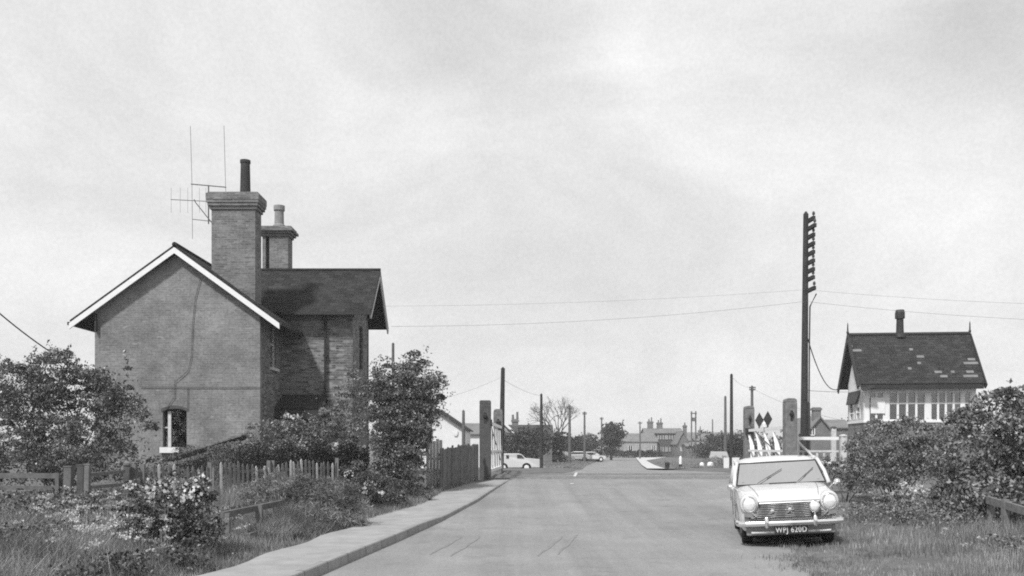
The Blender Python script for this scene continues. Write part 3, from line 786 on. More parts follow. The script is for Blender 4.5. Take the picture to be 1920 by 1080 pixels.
def main_pole():
    d = 38.0; x0, x1 = ax(1507, d), ax(1511, d); zt = az(402, d); z0 = .2
    t = thing('telegraph_pole', 'tall dark telegraph pole with a stack of short arms beside the signal box', 'pole', (x0, d, z0), 'telegraph poles along the railway and road')
    X = lambda z: x0 + (x1 - x0) * (z - z0) / (zt - z0)
    g = G(); g.tube([(x0, d, z0), (X(5), d, 5), (x1, d, zt)], [.165, .135, .105], 12); g.lathe((x1, d, zt), [(.11, 0), (.03, .12)], 10); part('shaft', g, M['pole'], t)
    for i, py in enumerate((412, 427, 443, 459, 475, 491, 507, 522, 543)):
        z = az(py, d) - .05; c = X(z) + .10
        ln = .44 if i not in (1, 8) else .58
        g = G(); g.bar((c - .03, d + .2, z - .02), (c + .10, d - ln, z + .03), .12, .15)
        arm = part('cross_arm', g, M['pole'], t)
        for q in (ln - .07,):
            g = G(); g.lathe((c + .03 + .08 * (q / ln), d - q, z + .06), [(.018, 0), (.018, .09), (.055, .1), (.06, .17), (.04, .22), (.015, .24)], 8); part('insulator', g, M['dark_paint'], arm)
    g = G(); g.tube([(X(6.4) + .3, d - .5, 7.75), (X(7) + .16, d - .12, 7.3), (X(6) + .155, d - .1, 6.0), (X(2) + .16, d - .1, 1.5)], .03, 6); part('down_cable', g, M['black'], t)
    return t
main_pole()
pole('short stout pole with a bent dark top behind the left gate posts', 943, 50, 692, .13, M['pole'], lean=.12)
pole('thin dark pole beside the pale van', 1015, 70, 740, .11, M['pole'], arms=0)
pole('grey pole with small arms right of the bare tree', 1068, 105, 761, .15, M['pole_grey'], arms=1, arm=.35)
pole('pale pole between the bare tree and the round dark tree', 1096, 125, 773, .14, M['pole_grey'], arms=1, arm=.3)
pole('distant pole rising behind the round dark tree', 1128, 150, 783, .12, M['pole_grey'], arms=1, arm=.3)
pole('distant pole in front of the long tiled roof', 1200, 165, 791, .13, M['pole_grey'], arms=1, arm=.4)
pole('distant pole far right of the brick houses', 1336, 180, 787, .13, M['pole_grey'])
pole('small far pole between the chimneys and the double pole', 1313, 190, 800, .1, M['pole_grey'])
pole('grey pole just left of the tall thin dark pole', 1360, 85, 744, .12, M['pole_grey'], arms=0)
pole('tall thin dark pole nearest the white painted boards', 1371.5, 60, 703, .10, M['pole'])
pole('pole rising behind the shorter right gate post', 1410, 75, 725, .12, M['pole_grey'], arms=1, arm=.25)
pole('pale pole half hidden behind the big telegraph pole', 1516, 72, 756, .14, M['pole_grey'])
pole('slim grey pole standing behind the tall garden bush', 737, 45, 645, .075, M['pole_grey'])
pole('grey pole beside the white cottage gable', 869, 62, 771, .11, M['pole_grey'])
t = thing('transformer_pole', 'distant double pole carrying a box between its two legs', 'pole', (ax(1300, 160), 160, -.6))
for px in (1296.5, 1304.5):
    g = G(); g.tube([(ax(px, 160), 160, -.8), (ax(px, 160), 160, az(771, 160))], .12, 8); part('leg', g, M['pole_grey'], t)
g = G(); g.box(ax(1295, 160), ax(1306, 160), 159.8, 160.2, az(776, 160), az(774, 160)); g.box(ax(1298, 160), ax(1303.5, 160), 159.6, 160.2, az(790, 160), az(783, 160)); part('transformer', g, M['pole_grey'], t)

# ================================================================== WIRES
def wire(label, a, b, sag, r, m, name='overhead_wire', grp='overhead wires against the sky'):
    a, b = Vector(a), Vector(b); pts = []
    for i in range(25):
        f = i / 24; p = a.lerp(b, f); p.z -= sag * 4 * f * (1 - f); pts.append(p)
    g = G(); g.tube(pts, r, 5); o = part(name, g, m)
    return tag(o, label, 'wire', grp)
pz = at(1510, 565, 37.9)
wire('lower wire from the house wing to the tall telegraph pole', at(733, 612, 36.5), pz, .25, .0055, M['wire_far'])
wire('lower wire leaving the tall telegraph pole over the signal box roof', pz, at(2050, 604, 34), .12, .0055, M['wire_far'])
pz = at(1510, 543, 37.9)
wire('upper faint wire between the house wing and the tall telegraph pole', at(722, 574, 36.9), pz, .15, .0038, M['wire_far'])
wire('upper faint wire running right from the tall telegraph pole', pz, at(2050, 573, 34), .1, .0045, M['wire_far'])
wire('low faint wire from the tall thin pole to the shorter gate post pole', at(1371, 706, 60), at(1410, 727, 75), .2, .008, M['wire_far'])
wire('faint wire between the stout left pole and the pole by the pale van', at(944, 712, 50), at(1015, 742, 70), .15, .008, M['wire_far'])
wire('thick dark cable slanting down into the left bush', at(-140, 455, 22), at(178, 706, 30.1), .35, .02, M['wire'])
wire('sagging dark cable from the tall pole to the signal box eaves', at(1514, 633, 37.9), at(1573, 728, 47.5), .75, .022, M['wire'])
wire('short level wire between the tall pole and the signal box wall', at(1512, 732, 37.9), at(1590, 735, 46.5), .02, .010, M['wire_far'])
wire('faint wire from the stout left pole toward the tall bush', at(944, 705, 50), at(737, 762, 45), .3, .006, M['wire_far'])
wire('faint wire from the pole behind the gate post to the tall grey post', at(1410, 728, 75), at(1590, 790, 60), .3, .010, M['wire_far'])

# ================================================================== FENCES
def picket_fence():
    A, B = Vector((ax(252, 22.5), 22.5)), Vector((ax(632, 27.2), 27.2))
    t = thing('picket_fence', 'grey weathered picket fence with pointed pales in front of the house garden', 'fence', (A.x, A.y, 0))
    rng = random.Random(4)
    Lg = (B - A).length; n = 46; dr = (B - A).normalized(); nr = Vector((dr.y, -dr.x))
    def Z(p): return .02 + float(hump(p.y)) * .6
    for k in range(n):
        f = (k + .5) / n + rng.uniform(-.002, .002); p = A.lerp(B, f); h = 1.06 + rng.uniform(-.04, .03) + .05 * math.sin(k * .4)
        if rng.random() < .05: continue
        z = Z(p); w = .032; tl = rng.uniform(-.025, .025); g = G()
        c = [(-w, 0), (w, 0), (w + tl, h - .06), (tl, h), (-w + tl, h - .06)]
        vs = [Vector((p.x + dr.x * a + nr.x * s, p.y + dr.y * a + nr.y * s, z + b)) for s in (.02, .042) for a, b in c]
        g.add(vs, [(4,3,2,1,0),(5,6,7,8,9)] + [(i, (i+1) % 5, 5 + (i+1) % 5, 5 + i) for i in range(5)])
        part('picket', g, M['fence'] if rng.random() < .8 else M['dirty_white'], t)
    for hh in (.32, .84):
        g = G(); g.bar((A.x, A.y, Z(A) + hh), (B.x, B.y, Z(B) + hh), .035, .075); part('rail', g, M['fence'], t)
    for f in (0, .035, .33, .62, .64, 1):
        p = A.lerp(B, f); g = G(); g.box(p.x - .05, p.x + .05, p.y - .05, p.y + .05, -.1, Z(p) + 1.12); part('post', g, M['fence'], t)
picket_fence()
def board_fence():
    A, B = Vector((ax(824, 27.6), 27.6)), Vector((ax(896, 31.5), 31.5))
    t = thing('board_fence', 'close boarded dark fence with ragged tops beside the footpath', 'fence', (A.x, A.y, .3))
    rng = random.Random(9); dr = (B - A).normalized(); nr = Vector((dr.y, -dr.x)); n = 26
    for k in range(n):
        p = A.lerp(B, (k + .5) / n); w = (B - A).length / n / 2 - .008; h = 1.36 + rng.uniform(-.05, .05); z = float(hump(p.y)) - .05; o = rng.uniform(0, .02)
        c = [(-w, 0), (w, 0), (w, h - rng.uniform(.0, .07)), (0, h), (-w, h - rng.uniform(.0, .07))]
        vs = [Vector((p.x + dr.x * a + nr.x * s, p.y + dr.y * a + nr.y * s, z + b)) for s in (o, o + .022) for a, b in c]
        g = G(); g.add(vs, [(4,3,2,1,0),(5,6,7,8,9)] + [(i, (i+1) % 5, 5 + (i+1) % 5, 5 + i) for i in range(5)])
        part('board', g, M['fence_dark'] if rng.random() < .7 else M['fence'], t)
    for hh in (.35, 1.1):
        g = G(); g.bar((A.x, A.y, hump(A.y) + hh), (B.x, B.y, hump(B.y) + hh), .05, .08); part('rail', g, M['fence_dark'], t)
board_fence()
# white hoarding behind the near end of the board fence
t = thing('white_panel_fence', 'short white painted panel between the tall bush and the board fence', 'fence', (ax(812, 28.5), 28.5, .2))
for i in range(5):
    x = ax(799, 28.5) + i * .1; g = G(); g.box(x, x + .092, 28.5 + .01 * (i % 2), 28.53 + .01 * (i % 2), .2, az(823 + (i % 3) * 2, 28.5)); part('board', g, M['dirty_white'], t)
g = G(); g.box(ax(799, 28.5), ax(799, 28.5) + .5, 28.54, 28.6, 1.2, 1.28); part('rail', g, M['dirty_white'], t)

# field gate, posts and small gate on the left
t = thing('field_gate', 'old five bar field gate with a diagonal brace at the left edge', 'gate', (-10.5, 20, 0))
x0, x1, d = -12.6, ax(112, 20), 20.0
for z in (.28, .5, .72, .98):
    g = G(); g.bar((x0, d, z + .02), (x1, d, z), .05, .09 if z < .9 else .11); part('bar', g, M['gate'], t)
g = G(); g.bar((x1 - .05, d, .15), (x1 - .05, d, 1.05), .08, .06); part('gate_stile', g, M['gate'], t)
g = G(); g.bar((ax(-10, 20), d - .05, .85), (ax(75, 20), d - .05, .2), .04, .09, (0, -1, 0)); part('brace', g, M['gate'], t)
for px, dd, top, w, m, lab in ((128, 20, 876, .17, 'gate', 'dark leaning post at the hinge of the field gate'), (152, 19.6, 873, .15, 'oak_dark', 'dark post paired with the pale post left of the wicket'),
                             (163, 19.5, 872, .11, 'fence', 'pale upright post at the left side of the small wicket'), (238, 22.3, 876, .16, 'oak_dark', 'thick dark post with a round pale knob beside the picket fence')):
    x = ax(px, dd); t = thing('fence_post', lab, 'post', (x, dd, 0), 'posts by the field gate')
    g = G(); g.bar((x - .02, dd, -.1), (x + .02, dd, az(top, dd)), w, w, (0, 1, 0)); part('shaft', g, M[m], t, bevel=.015)
    if px == 238:
        g = G(); g.lathe((x, dd, az(top, dd)), [(.05, 0), (.085, .05), (.085, .1), (.04, .15)], 10); part('knob', g, M['fence'], t)
    else:
        g = G(); g.box(x - w * .55 + .02, x + w * .55 + .02, dd - w * .55, dd + w * .55, az(top, dd), az(top, dd) + .03); part('cap', g, M[m], t)
t = thing('wicket_gate', 'small weathered wicket of two rails between the pale post and the knobbed post', 'gate', (ax(170, 20), 20, 0))
for ya, yb in ((890, 884), (914, 908), (936, 930)):
    g = G(); g.bar(at(170, ya, 19.8), at(233, yb, 22), .05, .075); part('rail', g, M['fence'], t)
# low knee rail near the footpath
t = thing('knee_rail', 'low broken wooden rail on two short posts in the long grass by the footpath', 'fence', (-4.7, 15.8, 0))
for px, dd, top in ((425, 15.0, 962), (486, 16.0, 946)):
    x = ax(px, dd); g = G(); g.box(x - .055, x + .055, dd - .05, dd + .05, -.1, az(top, dd)); part('post', g, M['fence'], t)
g = G(); g.bar(at(416, 966, 14.95), at(532, 942, 16.9), .07, .10); part('rail', g, M['gate'], t)
g = G(); g.bar(at(436, 1013, 14.95), at(497, 996, 15.9), .06, .08); part('rail', g, M['gate'], t)
t = thing('timber_barrier', 'pale wooden rail on two posts at the right edge under the bushes', 'fence', (8.5, 16, 0))
for px, dd, b in ((1858, 17.0, 990), (1885, 16.2, 992)):
    x = ax(px, dd); g = G(); g.box(x - .05, x + .05, dd - .05, dd + .05, 0, az(936, dd)); part('post', g, M['fence'], t)
g = G(); g.bar(at(1852, 937, 17.0), at(1990, 978, 14.2), .07, .13); part('rail', g, M['fence'], t)

# ================================================================== CAR
def text_mesh(txt, size):
    c = bpy.data.curves.new('lettering', 'FONT'); c.body = txt; c.size = size; c.align_x = 'CENTER'; c.align_y = 'CENTER'; c.extrude = .003; c.offset = .0015; c.space_character = 1.12
    o = bpy.data.objects.new('lettering', c); COL.objects.link(o)
    dg = bpy.context.evaluated_depsgraph_get(); me = bpy.data.meshes.new_from_object(o.evaluated_get(dg))
    bpy.data.objects.remove(o); return me

def paint(name, v, rough=.22):
    t = NT(name); o = t.obj()
    col = t.ramp(t.noise(o, 2, 4), [(.3, v * .95), (.7, v * 1.03)])
    p = t.princ(col, .35, .5); p.inputs['Coat Weight'].default_value = .6; p.inputs['Coat Roughness'].default_value = .08
    return t.m
def metal(name, v, rough):
    t = NT(name); t.princ(t.val(v), rough, .5, 1.0); return t.m
M['cream'] = paint('cream_car_paint', .57)
M['chrome'] = metal('chrome', .92, .22)
M['chrome_dull'] = metal('grille_metal', .20, .35)
M['rubber'] = plain('tyre_rubber', .015, .85, .2, amt=.2)
M['under'] = plain('underbody', .012, .9, .1, amt=.2, bump=0)
M['seat'] = plain('car_seat', .05, .7, .2, amt=.2)
def lens_mat():
    t = NT('headlamp_glass'); t.princ(t.ramp(t.noise(t.obj(), 60, 2), [(.3, .68), (.7, .85)]), .1, .6, .25); return t.m
M['lens'] = lens_mat()

def car():
    root = thing('parked_car', 'cream saloon car with round headlights and a spot lamp parked half on the verge', 'car', (4.49, 15.0, .0), rotz=0)
    root.rotation_euler = (R(-.3), R(-3.4), R(-11))
    root.location = (4.415, 14.7, -.01); root.scale = (.92, 1, 1.04)
    L = dict(parent=root, local=True)
    AX = (.80, 3.47)
    st = [(.07, .755, .725, .0), (.12, .79, .765, .01), (.26, .825, .83, .02)]
    ysn = [.44, .50, .58, .68, .80, .92, 1.02, 1.10, 1.16, 1.3, 1.7, 2.2, 2.7, 3.0, 3.11, 3.17, 3.25, 3.35, 3.47, 3.59, 3.69, 3.77, 3.83, 3.95, 4.08, 4.16]
    for y in ysn:
        st.append((y, float(np.interp(y, [.26, .6, 1.2, 2.5, 3.5, 4.0, 4.16], [.825, .845, .85, .85, .84, .80, .74])),
                   float(np.interp(y, [.26, .6, 1.28, 3.2, 3.7, 4.0, 4.16], [.845, .885, .945, .95, .93, .89, .82])), float(np.interp(y, [.26, .8, 1.3, 3.5, 4.16], [.02, .035, .02, .02, .0]))))
    g = G(); np_ = 0; rings = []
    for y, w, zd, c in st:
        arch = 0
        for a in AX:
            dy = abs(y - a)
            if dy < .365: arch = max(arch, .31 + math.sqrt(.365 ** 2 - dy ** 2))
        zf = .24 if y > .15 else .30
        zs = max(zf, arch); z3 = max(.50, arch + .02); z4 = max(.68, arch + .05)
        half = [(0, max(zf, arch * .98)), (w - .16, max(zf, arch)), (w - .03, zs + .005), (w - .005, max(zs + .04, .36)), (w, z3), (w - .008, z4), (w - .035, zd - .07), (w - .09, zd - .01), (w - .2, zd + c * .5), (w * .45, zd + c * .9), (0, zd + c)]
        ring = half + [(-x, z) for x, z in half[-2:0:-1]]
        rings.append(len(g.v)); g.v += [(x, y, z) for x, z in ring]; np_ = len(ring)
    for i in range(len(rings) - 1):
        for k in range(np_):
            k2 = (k + 1) % np_; g.f.append((rings[i] + k, rings[i] + k2, rings[i+1] + k2, rings[i+1] + k))
    g.f.append(tuple(rings[0] + k for k in range(np_))); g.f.append(tuple(rings[-1] + k for k in reversed(range(np_))))
    g.f = [tuple(reversed(f)) for f in g.f]
    body = part('body', g, M['cream'], smooth=True, sub=1, **L)
    n_low = len(bpy.data.objects)
    # roof with pillars
    g = G(); nx = 9; prof = [(1.80, 1.325, .695), (1.86, 1.36, .70), (2.0, 1.385, .705), (2.3, 1.405, .70), (2.7, 1.405, .69), (3.05, 1.38, .67), (3.22, 1.34, .65)]
    for y, z, w in prof:
        for i in range(nx):
            u = -1 + 2 * i / (nx - 1); g.v.append((u * w, y, z + .025 * (1 - u * u) - .045 * abs(u) ** 6))
    for j in range(len(prof) - 1):
        for i in range(nx - 1):
            a = j * nx + i; g.f.append((a, a + 1, a + nx + 1, a + nx))
    rf = part('roof', g, M['cream'], smooth=True, **L)
    md = rf.modifiers.new('thick', 'SOLIDIFY'); md.thickness = .05; md.offset = -1
    for s in (-1, 1):
        g = G()
        g.tube([(s * .795, 1.27, .93), (s * .76, 1.50, 1.14), (s * .70, 1.80, 1.325), (s * .69, 1.95, 1.35)], [.036, .03, .033, .04], 8)
        g.bar((s * .79, 2.42, .95), (s * .70, 2.42, 1.36), .05, .07, (0, 1, 0))
        g.bar((s * .78, 3.25, .95), (s * .68, 3.10, 1.35), .06, .22, (0, 1, 0))
        g.tube([(s * .72, 3.8, .93), (s * .67, 3.3, 1.31)], .04, 8)
        g.tube([(s * .70, 1.85, 1.335), (s * .705, 2.4, 1.37), (s * .67, 3.1, 1.35)], .035, 8)
        part('roof_pillar', g, M['cream'], smooth=True, **L)
    # glass
    def curved(p0, p1, p2, p3, bow, n=8, m2=4):
        g = G(); p0, p1, p2, p3 = map(Vector, (p0, p1, p2, p3))
        for j in range(m2 + 1):
            for i in range(n + 1):
                u = i / n; v = j / m2; q = p0.lerp(p1, u).lerp(p3.lerp(p2, u), v)
                q.y += bow * (4 * u * (1 - u)) ; g.v.append(tuple(q))
        for j in range(m2):
            for i in range(n):
                a = j * (n + 1) + i; g.f.append((a, a + 1, a + n + 2, a + n + 1))
        return g
    ws = part('windscreen', curved((-.77, 1.30, .955), (.77, 1.30, .955), (.68, 1.815, 1.325), (-.68, 1.815, 1.325), -.07), M['screen'], smooth=True, **L)
    g = G(); E = lambda u, v: tuple(Vector((-.77, 1.30, .955)).lerp(Vector((.77, 1.30, .955)), u).lerp(Vector((-.68, 1.815, 1.325)).lerp(Vector((.68, 1.815, 1.325)), u), v) + Vector((0, -.07 * 4 * u * (1 - u), 0)))
    g.tube([E(u, 0) for u in np.linspace(.02, .98, 9)], .012, 6); g.tube([E(u, 1) for u in np.linspace(.02, .98, 9)], .012, 6)
    g.tube([E(.015, v) for v in (0, .5, 1)], .012, 6); g.tube([E(.985, v) for v in (0, .5, 1)], .012, 6)
    part('seal', g, M['rubber'], ws, local=True)
    part('rear_window', curved((-.66, 3.72, .96), (.66, 3.72, .96), (.6, 3.25, 1.31), (-.6, 3.25, 1.31), .05), M['pane_clear'], smooth=True, **L)
    for s in (-1, 1):
        g = G(); g.add([(s * .79, 1.42, .96), (s * .79, 2.38, .96), (s * .70, 2.38, 1.33), (s * .705, 1.88, 1.33)], [(0, 1, 2, 3)]); part('side_window', g, M['pane_clear'], **L)
        g = G(); g.add([(s * .79, 2.46, .96), (s * .78, 3.18, .96), (s * .685, 3.03, 1.33), (s * .70, 2.46, 1.33)], [(0, 1, 2, 3)]); part('side_window', g, M['pane_clear'], **L)
    for o in list(root.children_recursive):
        if o.name.split('.')[0] in ('roof', 'roof_pillar', 'windscreen', 'seal', 'rear_window', 'side_window'):
            for v in o.data.vertices:
                v.co.x *= 1.07; v.co.z = .945 + (v.co.z - .945) * (.95 if v.co.z > .945 else 1)
    # interior
    g = G(); g.box(-.72, .72, 1.38, 3.6, .965, .975); g.box(-.70, .70, 1.34, 1.46, .96, 1.0); part('interior', g, M['seat'], **L)
    for x in (-.36, .36):
        g = G(); g.box(x - .26, x + .26, 2.25, 2.4, .97, 1.17); part('seat', g, M['seat'], bevel=.05, **L)
    g = G(); g.box(-.62, .62, 3.05, 3.2, .97, 1.15); part('seat', g, M['seat'], bevel=.05, **L)
    g = G()
    ring = [(-.36 + .19 * math.cos(a), 1.72 + .07 * math.sin(a), 1.02 + .16 * math.sin(a)) for a in np.linspace(0, 2 * math.pi, 20)]
    g.tube(ring, .012, 6); part('steering_wheel', g, M['black'], **L)
    # wheels
    for y in AX:
        for s in (-1, 1):
            x = s * .70; g = G()
            g.lathe((x, y, .31), [(.19, -.085), (.27, -.088), (.305, -.06), (.312, -.03), (.312, .03), (.305, .06), (.27, .088), (.19, .085)], 28, 0); w = part('wheel', g, M['rubber'], smooth=True, **L)
            g = G(); g.lathe((x + s * .07, y, .31), [(.19, 0), (.185, s * .012), (.12, s * .0), (.09, s * .03), (.03, s * .04)], 24, 0); part('hub_cap', g, M['chrome_dull'], w, local=True)
    g = G(); g.box(-.62, .62, .3, 4.0, .17, .30); g.box(-.55, .55, .4, 1.2, .13, .19); g.box(-.6, .6, 1.3, 3.9, .12, .18); g.bar((-.66, .8, .27), (.66, .8, .27), .07, .07); part('underbody', g, M['under'], **L)  # low near-black slabs added to deepen the shade under the car
    # grille: dark trapezoid with wavy slats
    g = G(); poly = [(-.62, .525), (-.68, .475), (.68, .475), (.62, .525), (.50, .60), (.47, .70), (-.47, .70), (-.50, .60)]
    g.prism(poly, .035, .075, 1); gr = part('grille', g, plain('grille_dark', .06, .5, amt=.2), **L)
    g = G()
    for k in range(8):
        z = .495 + k * .0265; w = float(np.interp(z, [.48, .53, .62, .735], [.66, .61, .49, .46]))
        pts = [(x, .03, z + .004 * math.sin(x * 22)) for x in np.linspace(-w, w, 17)]
        g.tube(pts, .006, 5)
    part('grille_slats', g, M['chrome_dull'], gr, local=True)
    g = G()
    for a in range(6):
        t_ = a * math.pi / 3; g.bar((0 + .012 * math.cos(t_), .022, .60 + .012 * math.sin(t_)), (.075 * math.cos(t_), .022, .60 + .055 * math.sin(t_)), .014, .02, (0, 1, 0))
    g.lathe((0, .02, .60), [(.03, .0), (.03, -.015), (.01, -.02)], 12, 1); part('badge', g, M['chrome'], gr, local=True)
    g = G(); g.tube([(-.5, .03, .708), (.5, .03, .708)], .012, 6); part('grille_trim', g, M['chrome'], gr, local=True)
    g = G(); g.lathe((-.29, .02, .585), [(.0, .02), (.032, .01), (.032, -.01), (.0, -.015)], 12, 1); part('fog_badge', g, M['chrome'], gr, local=True)
    # headlights
    for s in (-1, 1):
        c = (s * .665, .05, .70); g = G()
        g.lathe(c, [(.16, .20), (.16, .06), (.153, .02), (.14, -.006), (.13, -.016), (.122, -.012), (.115, .01), (.0, .012)], 28, 1)
        h = part('headlight', g, M['cream'], smooth=True, **L)
        g = G(); g.lathe(c, [(.121, -.012), (.118, -.034), (.108, -.04), (.102, -.026)], 28, 1); part('rim', g, M['chrome'], h, local=True, smooth=True)
        g = G(); g.lathe(c, [(.106, -.02), (.098, -.04), (.07, -.054), (.035, -.06), (.004, -.062)], 24, 1); part('lens', g, M['lens'], h, local=True, smooth=True)
        g = G(); g.prism([(s * .60, .555), (s * .76, .575), (s * .76, .515), (s * .63, .50)][::s], .03, .06, 1); part('indicator', g, plain('indicator_glass', .2, .2, .6, amt=.2, bump=0), **L)
        g = G(); g.bar((s * .665 - s*.04, .02, .57), (s * .56, .02, .51), .02, .035, (0, -1, 0)); part('trim_strip', g, M['chrome'], **L)
    # bumper, over-riders, valance, plate
    g = G(); pr = [(-.045, .0), (-.035, -.035), (0, -.05), (.03, -.04), (.045, -.005), (.045, .02), (-.045, .02)]
    pts = [(-.865, .36), (-.86, .16), (-.83, .05), (-.74, .0), (-.4, -.03), (0, -.04), (.4, -.03), (.74, .0), (.83, .05), (.86, .16), (.865, .36)]
    for i, (x, y) in enumerate(pts):
        a = Vector(pts[max(i - 1, 0)]); b = Vector(pts[min(i + 1, len(pts) - 1)]); tg = (b - a).normalized(); nr = Vector((tg.y, -tg.x))
        for dz, o in pr: g.v.append((x - nr.x * o, y - nr.y * o, .405 + dz))
    # outward is away from the car
    g.v = [(v[0], v[1], v[2]) for v in g.v]
    for i in range(len(pts) - 1):
        for k in range(7): k2 = (k + 1) % 7; g.f.append((i*7 + k, i*7 + k2, (i+1)*7 + k2, (i+1)*7 + k))
    bp = part('bumper', g, M['chrome'], smooth=False, bevel=.006, **L)
    for x in (-.40, .40):
        g = G(); g.lathe((x, -.06, .335), [(.02, 0), (.036, .02), (.042, .08), (.036, .15), (.015, .18)], 12); part('over_rider', g, M['chrome'], bp, local=True, smooth=True)
    g = G(); g.box(-.74, .74, .06, .11, .22, .38); part('valance', g, plain('valance_paint', .22, .5, amt=.15), bevel=.02, **L)
    g = G(); g.tube([(-.66, .04, .265), (.66, .04, .265)], .018, 8); part('valance_lip', g, M['dirty_white'], **L)
    g = G(); g.box(-.275, .275, -.025, -.012, .235, .355); pl = part('number_plate', g, M['black'], bevel=.004, **L)
    me = text_mesh('WPJ 620D', .118); me.transform(Matrix.Translation((0, -.0285, .295)) @ Matrix.Rotation(R(90), 4, 'X') @ Matrix.Diagonal((.92, 1, 1, 1)))
    o = bpy.data.objects.new('plate_lettering', me); COL.objects.link(o); o.parent = pl; me.materials.clear(); me.materials.append(M['dirty_white'])
    # spot lamp on the grille
    g = G(); c = (.405, -.03, .635); g.lathe(c, [(.03, .09), (.07, .06), (.088, .01), (.09, -.02), (.078, -.03)], 22, 1); sp = part('spot_lamp', g, M['chrome'], smooth=True, **L)
    g = G(); g.lathe(c, [(.08, -.02), (.06, -.036), (.03, -.043), (.003, -.045)], 22, 1); part('lens', g, M['lens'], sp, local=True, smooth=True)
    g = G(); g.bar((.405, -.01, .56), (.405, -.01, .46), .025, .02, (0, 1, 0)); part('bracket', g, M['chrome'], sp, local=True)
    # wing mirrors
    for s in (-1, 1):
        g = G(); g.tube([(s * .79, .85, .87), (s * .86, .84, .93), (s * .90, .83, .945)], .011, 6)
        g.lathe((s * .93, .86, .95), [(.02, -.06), (.05, -.035), (.062, .0), (.06, .02), (.0, .02)], 14, 1); part('wing_mirror', g, M['chrome'], smooth=True, **L)
    # wipers, air vent, bonnet seams
    for x0, x1 in ((-.40, .02), (.27, .58)):
        a = Vector(E((x0 + .77) / 1.54, .02)); b = Vector(E((x1 + .74) / 1.48, .60 if x0 < 0 else .58)); a.z = .945 + (a.z - .945) * .95; b.z = .945 + (b.z - .945) * .95; a.x *= 1.07; b.x *= 1.07; o = Vector((0, -.02, .015))
        g = G(); g.tube([a + o, a.lerp(b, .6) + o], .005, 5); g.bar(a.lerp(b, .42) + o * .7, b + (b - a) * .08 + o * .7, .009, .008); part('wiper', g, M['black'], **L)
    g = G(); g.box(-.22, .27, 1.175, 1.235, .962, .974); part('air_intake', g, M['black'], **L)
    g = G(); g.box(.60, .69, 1.50, 1.505, 1.0, 1.05); part('tax_disc', g, M['white'], **L)
    for s in (-1, 1):
        g = G()
        for yy in (1.36, 2.44, 3.2): g.tube([(s * .852, yy, .40 if yy < 3 else .62), (s * .853, yy, .62), (s * .838, yy, .86), (s * .80, yy, .945)], .005, 4)
        g.tube([(s * .855, .9, .66), (s * .86, 2.2, .67), (s * .85, 3.6, .66)], .008, 4); part('door_seam', g, M['chrome_dull'], **L)
        g = G(); g.tube([(s * .50, .14, .825), (s * .545, .5, .903), (s * .60, 1.18, .957)], .004, 4); part('bonnet_seam', g, M['chrome_dull'], **L)
    return root
car()

# small cars and van in the distance: side profile, bevelled, with glass, wheels and bumpers
def small_car(name, label, cat, px, d, yaw, prof, win, wheels, w, m, group=None, wr=.3):
    x = ax(px, d); z = gz(x, d) + .05
    if name == 'parked_van': z = -.27
    t = thing(name, label, cat, (x, d, z), group, yaw)
    g = G(); n = len(prof)
    for f, yy in ((.86, -w/2), (1.0, -w/2 + .12), (1.0, w/2 - .12), (.86, w/2)):
        for a, b in prof:
            g.v.append((a, yy if b < 1.0 else yy * .86, b))
    for i in range(3):
        for k in range(n): k2 = (k + 1) % n; g.f.append((i*n + k, i*n + k2, (i+1)*n + k2, (i+1)*n + k))
    g.f.append(tuple(range(n))[::-1]); g.f.append(tuple(range(3*n, 4*n)))
    part('body', g, m, t, local=True, bevel=.05)
    for q in win:
        for s in (-1, 1):
            g = G(); g.prism(q, s * (w/2 * .90) - .03, s * (w/2 * .93) + .03, 1); part('side_window', g, M['dark_paint'], t, local=True)
    for xx in wheels:
        for s in (-1, 1):
            g = G(); g.lathe((xx, s * (w/2 - .06), wr), [(wr * .6, -.08), (wr, -.07), (wr, .07), (wr * .6, .08)], 18, 1); wh = part('wheel', g, M['rubber'], t, local=True)
            g = G(); g.lathe((xx, s * (w/2 + .03), wr), [(wr * .62, 0), (wr * .5, s * .02), (.02, s * .02)], 14, 1); part('hub_cap', g, M['white'], wh, local=True)
            g = G(); g.lathe((xx, s * (w/2 - .008), wr), [(wr * 1.18, -.01), (wr * 1.18, .012)], 18, 1); part('wheel_arch', g, M['under'], t, local=True)
    return t
VAN = [(-1.75, .28), (1.82, .28), (1.92, .5), (1.88, .86), (1.7, .94), (.72, 1.02), (.42, 1.30), (.2, 1.37), (-1.6, 1.37), (-1.73, 1.26), (-1.77, .72)]
small_car('parked_van', 'pale small van standing side on beyond the crossing', 'van', 967, 72, R(4), VAN, [[(.05, 1.03), (.58, 1.03), (.38, 1.26), (.05, 1.28)], [(-.78, .98), (-.58, .98), (-.58, 1.25), (-.78, 1.25)]], (-1.0, .78), 1.45, paint('pale_van_paint', .5))
SAL = [(-2.0, .32), (1.95, .32), (2.0, .5), (1.95, .78), (1.1, .88), (.55, 1.32), (.3, 1.38), (-.85, 1.38), (-1.1, 1.32), (-1.5, .92), (-1.98, .86)]
SW = [[(-1.2, .93), (.85, .93), (.5, 1.28), (-.95, 1.28)]]
for px, d, yaw, v, lab in ((1046, 118, R(150), .6, 'white car parked nearest the bare tree'), (1082, 128, R(165), .35, 'grey car parked in the middle of the distant row of three'), (1108, 132, R(10), .6, 'pale car at the road end of the distant row of three')):
    small_car('distant_car', lab, 'car', px, d, yaw, SAL, SW, (-1.2, 1.25), 1.6, paint('distant_paint', v), 'cars parked left of the far road')
small_car('distant_car', 'grey car beyond the crossing left of the white painted boards', 'car', 1347, 82, R(80), SAL, SW, (-1.2, 1.25), 1.6, paint('distant_grey', .3))

